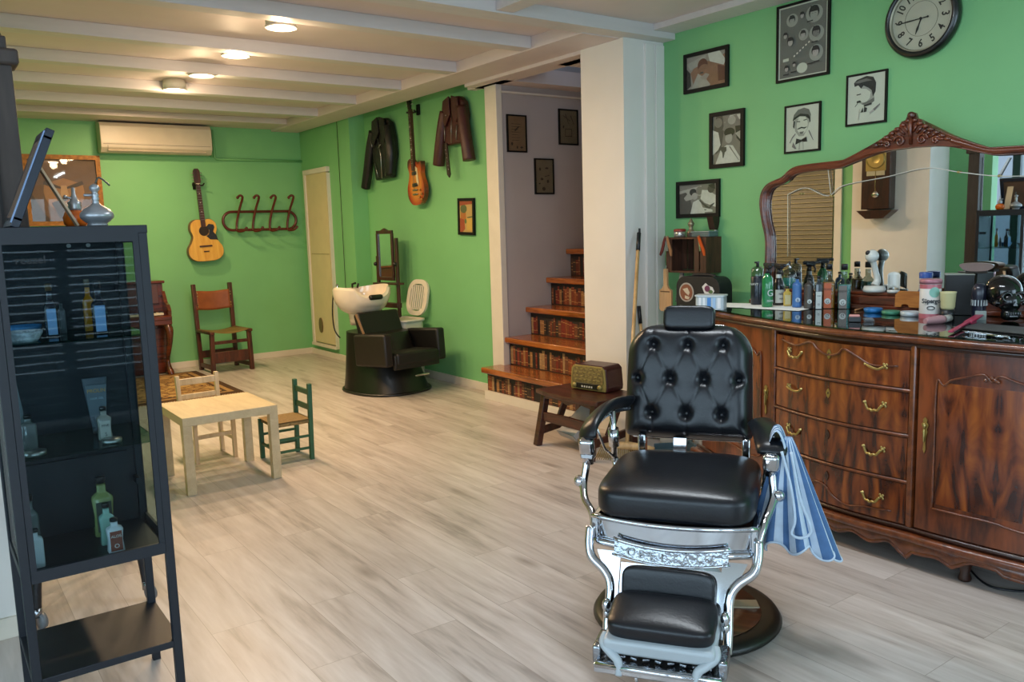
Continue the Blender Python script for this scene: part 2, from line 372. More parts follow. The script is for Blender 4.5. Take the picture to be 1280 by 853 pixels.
# ceiling beams (depth 8 cm under the boards) and the long border beam over the opening
k = 0
for (y, x1) in ((4.73, 3.62), (5.70, 3.66), (6.60, 3.68), (7.50, 3.70), (8.42, 3.72)):
    k += 1; struct(MB().box(((x1-.3)/2, y+.06, Z-.04), (x1+.3, .12, .08), BEAMW, bev=.003).build('ceiling_beam'))
sbox('trim_border', (3.62, 4.2, 2.675), (3.95, 9.82, Z), CEIL, bev=.003)
sbox('trim_back_box', (-.2, 9.3, 2.70), (3.62, 9.82, Z), CEIL, bev=.003)
sbox('trim_cross_beam', (-.4, 4.06, 2.68), (4.325, 4.22, Z+.02), BEAMW, bev=.003)
sbox('trim_side_beam', (2.86, -2.3, 2.69), (2.98, 4.06, Z), BEAMW, bev=.003)
sbox('trim_wall_border', (4.12, -2.3, 2.72), (4.325, 4.06, Z), BEAMW, bev=.003)
# conduit on the back wall (painted over)
mb = MB(); mb.tube([(2.93, 9.8, 2.66), (2.94, 9.8, 2.36), (2.96, 9.8, 2.34), (3.97, 9.8, 2.34)], .014, GREEN, 8); mb.tube([(2.9, 9.8, 2.66), (2.91, 9.8, 2.36)], .012, GREEN, 8)
struct(mb.build('trim_conduit'))
# small service door in the side wall, raised above the floor
DOORM = mat('cream_door', 'd3c59a', .5, noise=.02)
mb = MB(); y0, y1, z0, z1 = 9.0, 9.69, .14, 2.22
mb.box((3.965, (y0+y1)/2, (z0+z1)/2), (.05, y1-y0-.1, z1-z0-.06), DOORM)
d = struct(mb.build('door_1'))

mb = MB()
mb.box((3.955, y1-.03, (z0+z1)/2), (.06, .06, z1-z0), TRIM, bev=.006); mb.box((3.953, (y0+y1)/2, z1-.03), (.062, y1-y0-.004, .058), TRIM, bev=.006)
mb.box((3.957, y0+.01, (z0+z1)/2-.03), (.05, .02, z1-z0-.08), TRIM); mb.box((3.95, (y0+y1)/2, z0), (.07, y1-y0, .03), BB)
f = mb.build('door_frame', d)
MB().box((3.938, 9.33, 1.23), (.006, .5, .004), mat('seam', '8d835f', .7)).build('seam', d)
MB().prism(ell(9.42, .38, .05, .09, 18), .012, mat('vent_brown', '6a5a3a', .5), plane='yz', off=3.925).build('vent', d)
mb = MB()                                                            # painted cable down the pilaster
mb.tube([(3.952, 8.70, 2.68), (3.952, 8.705, 1.2), (3.95, 8.70, .75), (3.93, 8.66, .68)], .0035, mat('black_cable', '16181a', .4), 6)
tag(mb.build('cable'), 'thin black cable running down the green corner beside the cream door', 'cable')

# ------------------------------------------------------------------ staircase with book-print risers
TREAD = wood('tread_wood', '6e3510', 'b0662a', 4, .25, .5, 'y')
BOOKC = [mat('spine_%d' % i, c, .5, noise=.15, nscale=60) for i, c in enumerate(('74361f', '8a4a28', '5f281a', '94683f', '4a3023', '824326', '6b3f2a', '9c7a54', '35271f', '742a1e'))]
BOOKBG = mat('shelf_print_dark', '241b18', .6)
GILT = mat('gilt_line', 'caa164', .4)
st = thing('staircase', 'wooden staircase with orange-brown treads and risers printed with old books', 'staircase', (3.95, 5.87, 0))
for k in range(6):
    zt = .28+.245*k; x0 = 0 if k == 0 else .205+.235*(k-1); wy = 1.27
    y1 = .06 if k == 0 else 0
    mb = MB(); mb.box((x0+.12, -wy/2+y1/2, zt-.022), (.32 if k else .34, wy+y1, .05), TREAD, bev=.012, seg=3); tr = mb.build('tread', st)
    z0 = 0 if k == 0 else zt-.245; 
    mb = MB(); mb.box((x0+.04, -wy/2+y1/2, (z0+zt-.045)/2), (.04, wy+y1, zt-.045-z0), BOOKBG)
    zb = z0+(.078 if k == 0 else .012); y = y1-.012; r2 = random.Random(k*5+1)
    while y > -wy+.03:
        w = r2.uniform(.02, .042); h = r2.uniform(.66, .94)*(zt-.06-zb); m = r2.choice(BOOKC)
        if r2.random() < .09: y -= r2.uniform(.02, .05); continue
        lean = 0.04 if r2.random() < .07 else 0
        mb.box((x0+.0185, y-w/2, zb+h/2), (.004, w*.93, h), m, rot=(R(lean)*57, 0, 0))
        for f_ in ((.2, .8) if r2.random() < .7 else (.3, .5, .7)): mb.box((x0+.0162, y-w/2, zb+h*f_), (.001, w*.85, .003), GILT)
        y -= w
    mb.build('riser', st)
MB().box((.0, -.6, .038), (.03, 1.32, .076), BB, bev=.003).build('kickboard', st)
MB().box((1.1, -.63, .6), (.03, 1.2, 1.1), BOOKBG).build('stringer', st)

# slatted roller shutter half lowered inside the shopfront, behind the viewer
SHM = mat('shutter_grey', '4a4d50', .5, noise=.05)
t = thing('slatted_shutter', 'grey slatted shutter lowered over part of the shopfront, showing only in reflections', 'shutter', (1.15, -2.26, 0), 180)
for k in range(34): MB().box((0, 0, .06+.068*k), (2.1, .012, .056), SHM, bev=.003).build('slat', t)
for sx in (-1, 1): MB().box((sx*1.06, .0, 1.22), (.04, .03, 2.44), SHM, bev=.003).build('guide_rail', t)
# ------------------------------------------------------------------ barber chair
CHROME = mat('chrome', 'c9ccd1', .07, 1.0); CHROMEB = mat('chrome_embossed', '9fa3a9', .2, 1.0, bump=1.0, bscale=55)
BLKLEA = mat('black_leather', '0c0f15', .33, noise=.1, nscale=30, bump=.12, bscale=130, coat=.0)
GREYEN = mat('grey_enamel', 'aeb6ba', .35); WHEN = mat('white_enamel', 'c5cdd0', .25, coat=.4)
RUB = mat('black_rubber', '15140f', .4); BASEW = wood('base_wood', '3a1c10', '6b3a20', 6, .3, .3, 'x')
bc = thing('barber_chair', 'vintage chrome barber chair with tufted black leather backrest and headrest', 'barber chair', (2.23, 2.05, 0), -55)
# base: black rimmed disc with wooden inlay, white enamelled pedestal
mb = MB(); mb.lathe([(0, 0), (.335, 0), (.345, .012), (.335, .028), (.31, .036), (.275, .034), (0, .034)], RUB, seg=56); mb.build('base_ring', bc)
mb = MB(); mb.lathe([(.105, .0345), (.272, .0345), (.272, .038), (.105, .042), (.105, .0345)], BASEW, seg=56)
for a in (15, 105, 195, 285): mb.box((.19*math.cos(R(a)), .19*math.sin(R(a)), .042), (.15, .06, .006), mat('base_strip', 'a99a80', .4), rot=(0, 0, a))
mb.build('base_inlay', bc)
mb = MB(); mb.lathe([(.175, .036), (.17, .07), (.15, .13), (.12, .19), (.105, .23), (.1, .25), (0, .25)], WHEN, seg=40); mb.build('pedestal', bc)
mb = MB(); mb.lathe([(.075, .25), (.075, .36), (.1, .37), (.1, .41), (0, .41)], CHROME, seg=32); mb.build('hydraulic_column', bc)
# seat frame: bowed chrome apron
def bowx(x, d): return -d + .05*(x/.25)**2 if abs(x) < .3 else -d+.05
mb = MB()
def apron(z0, z1, d, thick, m):
    f = lambda a, b: ((a-.5)*.53, -d+.055*((a-.5)*2)**2, z0+(z1-z0)*b)
    g = lambda a, b: ((a-.5)*.53, -d+thick+.055*((a-.5)*2)**2, z0+(z1-z0)*b)
    mb.grid(f, 20, 2, m); mb.grid(g, 20, 2, m); mb.grid(lambda a, b: tuple(Vector(f(a, 1)).lerp(Vector(g(a, 1)), b)), 20, 1, m); mb.grid(lambda a, b: tuple(Vector(f(a, 0)).lerp(Vector(g(a, 0)), b)), 20, 1, m)
apron(.382, .475, .375, .02, CHROME)
for zz, rr in ((.475, .009), (.388, .013)): mb.tube([((a/20-.5)*.54, -.382+.055*((a/20-.5)*2)**2, zz) for a in range(21)], rr, CHROME, 10)
for sx in (-1, 1): mb.box((sx*.262, -.06, .425), (.02, .55, .1), CHROME, bev=.004)
mb.box((0, .21, .415), (.52, .02, .1), CHROME, bev=.004); mb.box((0, -.06, .43), (.5, .5, .02), CHROME)
mb.build('seat_frame', bc)
# seat cushion
def cushion(w, d, h, c, m, name, parent, nx=18, ny=18, edge=6, crown=.03, rot=0):
    """soft box cushion: superellipsoid-like"""
    mb = MB(Matrix.Translation(c) @ Matrix.Rotation(R(rot), 4, 'X'))
    def f(a, b):
        th = 2*math.pi*a; ph = math.pi*(b-.5)
        def sp(v, e): return math.copysign(abs(v)**e, v)
        x = sp(math.cos(th), .35)*sp(math.cos(ph), .3)*w/2; y = sp(math.sin(th), .35)*sp(math.cos(ph), .3)*d/2; z = sp(math.sin(ph), .45)*h/2
        if z > 0: z += crown*(1-(2*x/w)**2)*(1-(2*y/d)**2)*max(0, math.sin(ph))
        return (x, y, z)
    mb.grid(f, 64, 28, m, closeu=True); bmesh.ops.remove_doubles(mb.bm, verts=mb.bm.verts, dist=.0004)
    return mb.build(name, parent)
cushion(.53, .56, .12, (0, -.095, .53), BLKLEA, 'seat', bc, crown=.025)
# backrest with diamond tufting, leaning back
BW, BH = .50, .45
tufts = [(-.135, .37), (0, .37), (.135, .37), (-.195, .235), (-.065, .235), (.065, .235), (.195, .235), (-.135, .10), (0, .10), (.135, .10)]
btn = [(x, z) for x, z in tufts]
TB = Matrix.Translation((-.028, .26, .61)) @ Matrix.Rotation(R(-11), 4, 'X')
mb = MB(TB)
pleats = []
for i_, (x, z) in enumerate(tufts):
    for (x2, z2) in tufts[i_+1:]:
        if .1 < math.hypot(x-x2, z-z2) < .17 and abs(z-z2) > .05: pleats.append(((x, z), (x2, z2)))
for (x, z) in tufts[:3]: pleats.append(((x, z), (x*1.05, .45)))
for (x, z) in tufts[7:]: pleats.append(((x, z), (x, 0)))
def segd(px, pz, a, b):
    ax, az = a; bx, bz = b; t = max(0, min(1, ((px-ax)*(bx-ax)+(pz-az)*(bz-az))/((bx-ax)**2+(bz-az)**2)))
    return math.hypot(px-ax-t*(bx-ax), pz-az-t*(bz-az))
def backw(z): return BW/2*(1-.04*(z/BH)) 
def backp(a, b):
    u_, v_ = a*2-1, b
    z = v_*BH; hw = backw(z)
    # rounded upper corners, smaller lower corners
    rc = .12 if z > BH/2 else .03
    dz = (z-(BH-rc)) if z > BH/2 else (rc-z)
    if dz > 0: hw = hw-rc+math.sqrt(max(0, rc*rc-dz*dz))
    x = u_*hw
    e = min(hw-abs(x), z, BH-z); e = max(0, e)
    y = -.07*(1-math.exp(-e/.022))
    for (tx, tz) in tufts:
        d2 = math.hypot(x-tx, z-tz); y += .024*math.exp(-(d2/.018)**2) + .008*math.exp(-(d2/.036)**2)
    dm = min(segd(x, z, p, q) for p, q in pleats); y += .0035*math.exp(-(dm/.005)**2)
    return (x, y, z)
mb.grid(backp, 90, 80, BLKLEA)
mb.grid(lambda a, b: (backp(a, b)[0], .02 if 0 < a < 1 and 0 < b < 1 else 0, backp(a, b)[2]), 24, 20, BLKLEA)
mb.build('backrest', bc, fixn=False)
for (tx, tz) in tufts: MB(TB).ball((tx, -.036, tz), (.009, .006, .009), BLKLEA, 10).build('tufting_button', bc)
mb = MB(TB)
mb.tube([(x*.98, .022, z) for x, z in [(backp(0, b/30)[0], b/30*BH) for b in range(31)]+[(backp(1, 1-b/30)[0], (1-b/30)*BH) for b in range(31)]], .006, CHROME, 8, closed=True)
mb.build('backrest_rim', bc)
mb = MB(TB); mb.bar((-.06, .025, .3), (-.06, .025, .5), .02, .01, CHROME); mb.bar((.06, .025, .3), (.06, .025, .5), .02, .01, CHROME); mb.bar((-.03, .02, -.15), (-.03, .02, .25), .05, .015, CHROME); mb.build('headrest_bracket', bc)
hr = cushion(.2, .075, .095, (0, 0, 0), BLKLEA, 'headrest', bc, crown=0); hr.location = TB @ Vector((0, -.02, .477)); hr.rotation_euler.x = R(-11)
# arms, splayed outward towards the front
for sx in (-1, 1):
    xa = -.330 if sx < 0 else .305; xr = sx*.25
    zz = (.69, .722, .748, .764, .764, .755) if sx < 0 else (.672, .694, .705, .71, .708, .70)
    pad = spline([(xa, -.145, zz[0]), (xa*1.0, -.125, zz[1]), (xa*.975, -.06, zz[2]), (xa*.93, .03, zz[3]), (xa*.86, .13, zz[4]), (xr, .22, zz[5])], 5)
    n = len(pad); mb = MB()
    mb.tube(pad, [.046+.008*math.sin(math.pi*min(1, i/(n-1)*1.2)) if 0 < i < n-1 else .03 for i in range(n)], BLKLEA, 16, flat=.42)
    a = mb.build('armrest', bc)
    mb = MB(); mb.tube([Vector(p)-Vector((0, 0, .022)) for p in pad], .012, CHROME, 8); mb.build('arm_rail', a)
    MB().box((xa, -.155, zz[0]-.022), (.055, .04, .065), CHROME, bev=.012, rot=(20, 0, 0)).build('arm_cap', a)
    mb = MB()
    mb.tube(spline([(xa, -.13, zz[0]-.01), (xa, -.14, .64), (xa*1.02, -.155, .58), (xa*1.03, -.175, .53), (xa*.98, -.22, .49), (sx*.285, -.27, .46), (sx*.272, -.30, .42)], 5), .014, CHROME, 10)
    mb.cyl((xa, -.138, .665), (xa, -.142, .60), .021, CHROME); mb.box((xa, -.14, .635), (.05, .045, .03), CHROME, bev=.006)
    mb.ball((xa*1.08, -.165, .54), (.022, .022, .022), CHROME); mb.tube([(xa*1.08, -.165, .54), (xa*1.0, -.2, .5)], .01, CHROME)
    mb.build('arm_post', bc)
    mb = MB()
    mb.cyl((sx*.285, .07, zz[3]-.01), (sx*.285, .10, .55), .012, CHROME); mb.cyl((sx*.285, .08, .68), (sx*.285, .095, .61), .021, CHROME); mb.tube([(sx*.285, .10, .56), (sx*.27, .12, .45)], .014, CHROME)
    mb.tube([(sx*.31, -.10, .73), (sx*.30, .0, .62), (sx*.285, .10, .56)], .005, CHROME)
    mb.build('rear_arm_post', bc)
for sx in (-1, 1): MB().box((sx*.20, .235, .56), (.03, .05, .14), CHROME, bev=.006).build('backrest_hinge', bc)
mb = MB()
mb.tube([(.27, .1, .4), (.40, .16, .44), (.42, .17, .46)], .008, CHROME); mb.ball((.43, .175, .47), .018, RUB); mb.build('recline_lever', bc)
# leg rest assembly: embossed plate, calf pad, side irons, foot cushion, foot plate
L0, L1 = Vector((0, -.37, .37)), Vector((0, -.47, .14))     # line of the leg-rest frame
ny = (L1-L0).normalized()
def lr(x, t, o=0):
    p = L0.lerp(L1, t); nn = Vector((0, -.92, -.4)).normalized(); return (x, p.y+nn.y*o, p.z+nn.z*o)
for sx in (-1, 1):
    mb = MB()
    P = spline([lr(sx*.275, -.30), lr(sx*.275, -.08), lr(sx*.262, .10), lr(sx*.215, .26), lr(sx*.192, .45), lr(sx*.192, .9), lr(sx*.19, 1.1)], 5)
    mb.tube(P, .016, CHROME, 10)
    mb.grid(lambda a, b: lr(sx*((.245-.05*min(1, b/.45))*(1-a)+.165*a), -.02+.95*b, .004), 4, 12, CHROME)
    mb.build('leg_rest_iron', bc)
mb = MB(); mb.grid(lambda a, b: (lambda x: lr(x, -.22+.18*b, .05-.9*x*x))((a-.5)*.37), 16, 3, CHROMEB)
mb.tube([lr((a/16-.5)*.38, -.23, .052-.9*((a/16-.5)*.37)**2) for a in range(17)], .007, CHROME)
mb.tube([lr((a/16-.5)*.38, -.03, .052-.9*((a/16-.5)*.37)**2) for a in range(17)], .004, CHROME)
mb.build('name_plate', bc)
q_ = lr(0, .035, .06)
for k, ch_ in enumerate('OBELTAIO'):
    x = (k-3.5)*.036; text_mesh(ch_, .038, CHROME, 'raised_letter', bc, Vector(lr(x, -.13, .056-.9*x*x)), (66, 0, 0), .002)
cushion(.30, .045, .13, (0, -.425, .285), BLKLEA, 'calf_pad', bc, crown=0, rot=-10)
mb = MB(); mb.grid(lambda a, b: lr((a-.5)*.33, .16+.70*b, -.012), 4, 4, CHROME); mb.build('leg_rest_backplate', bc)
fc = cushion(.33, .19, .062, (0, -.535, .235), BLKLEA, 'foot_cushion', bc, crown=.012, rot=12)
mb = MB(Matrix.Translation((0, -.54, .188)) @ Matrix.Rotation(R(12), 4, 'X')); mb.box((0, 0, 0), (.34, .195, .05), GREYEN, bev=.012); mb.build('foot_cushion_tray', bc)
for sx in (-1, 1):
    mb = MB(); mb.tube(spline([(sx*.166, -.59, .19), (sx*.17, -.615, .17), (sx*.145, -.63, .15), (sx*.12, -.64, .13), (sx*.116, -.645, .09)], 5), .014, GREYEN, 10); mb.build('foot_arm', bc)
    mb = MB(); mb.ball((sx*.186, -.50, .24), (.014, .018, .024), CHROME); mb.ball((sx*.186, -.49, .21), (.014, .018, .02), CHROME); mb.build('foot_pivot', bc)
mb = MB(); mb.box((0, -.56, .125), (.38, .17, .016), CHROMEB, bev=.004, rot=(6, 0, 0))
for k in range(9):
    for j in range(4): mb.box((-.15+.0375*k, -.62+.038*j, .137-.003*j), (.022, .010, .008), CHROMEB, rot=(6, 0, 20 if (k+j) % 2 else -20), bev=.002)
mb.tube([(-.19, -.645, .112), (.19, -.645, .112)], .011, CHROME); mb.box((0, -.648, .105), (.39, .012, .03), CHROME, bev=.005)
mb.build('foot_plate', bc)
for sx in (-1, 1): MB().box((sx*.19, -.57, .135), (.028, .12, .06), CHROMEB, bev=.008).build('foot_plate_bracket', bc)
for sx in (-1, 1): MB().tube([(sx*.07, -.62, .1), (sx*.07, -.60, .004)], .006, CHROME).build('foot_plate_stay', bc)

# striped barber cape hanging from the right arm
CB = mat('cape_blue', '4a6d99', .8, noise=.08, nscale=40); CW = mat('cape_pale', 'bccbdb', .8, noise=.05, nscale=40); CT = mat('cape_teal', '477e90', .8)
cp = thing('barber_cape', 'blue and white striped cape draped over the right arm of the barber chair', 'cape', (2.335, 1.735, .73), -55)
def cape(a, b):
    # a round the folds, b from the gathered top to the hem
    ang = R(-175+300*a); w = .016+.120*b**.9; fold = .024*math.sin(a*2*math.pi*7)*b
    x = .035+.015*b+(w*.98+fold)*math.cos(ang)+.01*b*b; y = -.02+(w*.62+fold)*math.sin(ang)*.8
    z = -.385*b*(1-.05*math.sin(a*math.pi*2.2)) + .02*b*math.sin(a*40)*b - .0*a
    return (x, y, z)
def capem(a, b):
    k = int(a*30)
    return CB if k % 2 else CW
mb = MB(); mb.grid(cape, 130, 16, CW, mfn=capem); c_ = mb.build('cloth', cp, fixn=False, solid=.002)
mb = MB(); mb.tube([cape(a/130, 1) for a in range(131)], .004, CW, 6); mb.build('hem', cp)
mb = MB(); mb.grid(lambda a, b: (-.02+.06*b+.03*math.sin(a*9)*b*.3, -.05+.10*a, .035-.05*(b-.35)**2*6-.02*abs(a-.5)), 12, 8, CW, mfn=lambda a, b: CB if int(a*11) % 2 else CW); mb.build('collar', cp, solid=.003)
mb = MB(); mb.tube(spline([(.02, -.1, -.03), (.05, -.115, -.14), (.065, -.12, -.25), (.055, -.125, -.30), (.09, -.125, -.31), (.115, -.12, -.28), (.08, -.115, -.18), (.05, -.1, -.03)], 6), .005, CW, 6); mb.build('tie_string', cp)
# ------------------------------------------------------------------ bow-fronted sideboard
WAL = wood('walnut_veneer', '35140a', '83401d', 4.5, .3, .5, 'z', stretch=5)
WALB = wood('walnut_burl', '351307', '98521f', 3.6, .25, .6, 'z', stretch=4)
def flame(name):
    m = bpy.data.materials.new(name); m.use_nodes = True; nt = m.node_tree; N, L = nt.nodes, nt.links
    b = N['Principled BSDF']; b.inputs['Roughness'].default_value = .27; b.inputs['Coat Weight'].default_value = .5; b.inputs['Coat Roughness'].default_value = .1
    tc = N.new('ShaderNodeTexCoord'); sp = N.new('ShaderNodeSeparateXYZ'); L.new(tc.outputs['Object'], sp.inputs[0])
    pp = N.new('ShaderNodeMath'); pp.operation = 'PINGPONG'; pp.inputs[1].default_value = .18; L.new(sp.outputs[0], pp.inputs[0])
    cb = N.new('ShaderNodeCombineXYZ'); L.new(pp.outputs[0], cb.inputs[0]); L.new(sp.outputs[2], cb.inputs[2])
    mp = N.new('ShaderNodeMapping'); mp.inputs['Scale'].default_value = (9, 1, 2.2); L.new(cb.outputs[0], mp.inputs[0])
    w = N.new('ShaderNodeTexWave'); w.wave_type = 'BANDS'; w.bands_direction = 'X'; w.inputs['Scale'].default_value = .55; w.inputs['Distortion'].default_value = 9; w.inputs['Detail'].default_value = 3; w.inputs['Detail Scale'].default_value = .8; L.new(mp.outputs[0], w.inputs[0])
    n = N.new('ShaderNodeTexNoise'); n.inputs['Scale'].default_value = 1.7; n.inputs['Detail'].default_value = 7; n.inputs['Distortion'].default_value = 1.6; L.new(mp.outputs[0], n.inputs[0])
    a = N.new('ShaderNodeMath'); a.operation = 'MULTIPLY_ADD'; a.inputs[1].default_value = .17; L.new(w.outputs['Fac'], a.inputs[0]); L.new(n.outputs[0], a.inputs[2])
    r = N.new('ShaderNodeValToRGB'); L.new(a.outputs[0], r.inputs[0]); e = r.color_ramp.elements
    e[0].position = .40; e[0].color = hexc('32130a'); e[1].position = .80; e[1].color = hexc('94501f'); x = e.new(.57); x.color = hexc('6f3415')
    L.new(r.outputs[0], b.inputs['Base Color']); _M[name] = m; return m
WALB = flame('walnut_flame')
WALM = wood('walnut_moulding', '47200f', '7a3f1e', 5, .3, .5, 'y')
WALD = mat('dark_moulding', '30150a', .3, coat=.5)
BRASS = mat('aged_brass', 'b09c62', .32, .9)
ZT = .985
DR = -98
dr = thing('sideboard', 'walnut veneer bow-fronted sideboard with brass handles under a glass top', 'sideboard', (3.335, 2.156, 0), DR)
XL_, XR_ = -1.12, .98; SE = .40
def yf(x):
    ax = abs(x)
    if ax <= SE: return -.055*math.cos(ax/SE*math.pi/2)
    return .12*((ax-SE)/.58)**1.5
def yback(x): return .78+math.tan(R(8))*x-.02
def plan(ov=0, xs=0, n=40):
    P = []
    for i in range(n+1):
        x = XL_-xs+(XR_-XL_+2*xs)*i/n; P.append((x, yf(max(XL_, min(XR_, x)))-ov))
    return P+[(XR_+xs, yback(XR_)), (XL_-xs, yback(XL_))]
mb = MB()
mb.prism(plan(-.03, -.01), ZT-.06-.13, WAL, 'xy', off=.13, smooth=False); mb.build('carcass', dr)
mb = MB(); mb.prism(plan(.022, .012), .03, WALM, 'xy', off=ZT-.038); 
mb.tube([(x, y, ZT-.048) for x, y in plan(.008, .005)[:41]], .011, WALD, 8); mb.tube([(x, y, ZT-.022) for x, y in plan(.022, .012)[:41]], .012, WALM, 8); mb.build('top', dr)
TOPGL = glassmat('glass_top', 'c9dccf', .01, 1.5)
mb = MB(); mb.prism(plan(.016, .006), .006, TOPGL, 'xy', off=ZT-.0065)
mb.prism(plan(.010, .0), .001, mat('under_glass_dark', '1d1712', .3), 'xy', off=ZT-.0078); mb.build('glass_top', dr)
# plinth mouldings and scalloped apron
mb = MB()
mb.prism(plan(.035, .025), .03, WALM, 'xy', off=.122); mb.tube([(x, y, .138) for x, y in plan(.036, .025)[:41]], .019, WALM, 8); mb.tube([(x, y, .165) for x, y in plan(.012, .008)[:41]], .010, WALD, 8)
def apron_z(x):
    k = abs(x)
    if k < SE: q = k/SE; return .085+.012*math.cos(q*math.pi*5)-.03*(q > .82)*(q-.82)/.18
    q = (k-SE)/.58; return .075+.03*math.sin(q*math.pi*1.0)**2*(1 if q < .6 else .4)-.035*max(0, 1-abs(q-.32)/.1)
mb.grid(lambda a, b: (lambda x: (x, yf(x)-.026-.012*math.sin(b*math.pi), apron_z(x)+(.132-apron_z(x))*b))(XL_+(XR_-XL_)*a), 90, 6, WALM)
mb.grid(lambda a, b: (lambda x: (x, yf(x)+.0, apron_z(x)+(.132-apron_z(x))*b))(XL_+(XR_-XL_)*a), 90, 1, WALD)
mb.tube([(XL_+(XR_-XL_)*i/90, yf(XL_+(XR_-XL_)*i/90)-.024, apron_z(XL_+(XR_-XL_)*i/90)) for i in range(91)], .010, WALM, 6)
mb.build('plinth', dr)
for (x, y) in ((-1.05, .16), (.93, .14), (-.42, .03), (.60, .06), (-1.05, .5), (.93, .72)):
    mb = MB(); mb.lathe([(.0, 0), (.022, 0), (.026, .01), (.018, .035), (.03, .08), (.04, .13), (0, .13)], WALD, c=(x, y, 0), seg=16); mb.build('foot', dr)
def cpanel(mb, x0, x1, z0, z1, proud, m, n=16, th=.02):
    f = lambda a, b: (x0+(x1-x0)*a, yf(x0+(x1-x0)*a)-proud, z0+(z1-z0)*b)
    g = lambda a, b: (x0+(x1-x0)*a, yf(x0+(x1-x0)*a)-proud+th, z0+(z1-z0)*b)
    mb.grid(f, n, 1, m); mb.grid(lambda a, b: tuple(Vector(f(a, 1)).lerp(Vector(g(a, 1)), b)), n, 1, m); mb.grid(lambda a, b: tuple(Vector(f(a, 0)).lerp(Vector(g(a, 0)), b)), n, 1, m)
    mb.grid(lambda a, b: tuple(Vector(f(0, a)).lerp(Vector(g(0, a)), b)), 1, 1, m); mb.grid(lambda a, b: tuple(Vector(f(1, a)).lerp(Vector(g(1, a)), b)), 1, 1, m)
def crv(mb, pts, r, m, proud=.004):
    mb.tube([(x, yf(x)-proud, z) for x, z in [(p[0], p[2]) for p in spline([(a, 0, b) for a, b in pts], 6)]], r, m, 6)
zs = [.178, .372, .568, .758, .935]
HS = [(-.205), (.225)]
def handle(parent, cx, cz, dirn):
    y = yf(cx); mb = MB()
    for sx in (-1, 1):
        mb.lathe([(0, 0), (.013, 0), (.012, .004), (.006, .007), (.005, .018), (0, .02)], BRASS, c=(cx+sx*.043, yf(cx+sx*.043)-.002, cz+.012), seg=8, axis=(0, -1, 0))
        for k in range(4): a = R(45+90*k); mb.ball((cx+sx*.043+.010*math.cos(a), yf(cx)-.006, cz+.012+.010*math.sin(a)), (.006, .004, .006), BRASS, 8)
    P = spline([(cx-.043, y-.018, cz+.010), (cx-.033, y-.022, cz-.004), (cx-.022, y-.024, cz-.016), (cx-.01, y-.025, cz-.014), (cx, y-.026, cz-.020), (cx+.01, y-.025, cz-.014), (cx+.022, y-.024, cz-.016), (cx+.033, y-.022, cz-.004), (cx+.043, y-.018, cz+.010)], 4) if dirn == 0 else spline([(cx-.043, y-.018, cz+.012), (cx-.02, y-.024, cz+.004*dirn), (cx+.02, y-.024, cz-.002*dirn), (cx+.043, y-.018, cz+.010)], 5)
    mb.tube(P, .0056, BRASS, 8); mb.build('handle', parent)
for k in range(4):
    z0, z1 = zs[k], zs[k+1]-.022
    mb = MB(); cpanel(mb, -.345, .375, z0, z1, .010, WALB); 
    if k == 3: crv(mb, [(-.30, z1-.02), (-.2, z1-.035), (-.1, z1-.01), (-.06, z1-.035), (.0, z1-.055), (.055, z1-.045), (.085, z1-.02), (.15, z1-.045), (.22, z1-.075), (.33, z1-.068)], .0045, WALM, .013)
    if k == 0: crv(mb, [(-.25, z0+.085), (-.15, z0+.045), (-.1, z0+.05), (-.06, z0+.085), (.0, z0+.08), (.05, z0+.04), (.12, z0+.02), (.2, z0+.035), (.32, z0+.045)], .0045, WALM, .013)
    dw = mb.build('drawer', dr); zc = (z0+z1)/2+(.012 if k else 0)
    handle(dw, -.20, zc+(.0 if k < 3 else -.01), 0 if k != 2 else 1); handle(dw, .235, zc-(.0 if k < 3 else .02), 0 if k != 3 else 1)
    x = .01; zc2 = z1-.05 if k > 0 else z1-.045
    mb = MB(); mb.prism([(x+a, zc2+b) for a, b in ((0, .022), (.008, .012), (.012, 0), (.008, -.014), (0, -.024), (-.008, -.014), (-.012, 0), (-.008, .012))], .003, BRASS if k > 1 else WALD, off=yf(x)-.014)
    mb.ball((x, yf(x)-.015, zc2), (.003, .002, .006), WALD, 8); mb.build('escutcheon', dw)
mb = MB()
for z in zs[1:4]: mb.grid(lambda a, b: (-.37+.77*a, yf(-.37+.77*a)-.012-.006*math.sin(math.pi*b), z-.018+.014*b), 16, 4, WALM)
for x in (-.365, .392): mb.box((x, yf(x)-.004, .555), (.026, .03, .77), WALM, bev=.006)
mb.build('drawer_rails', dr)
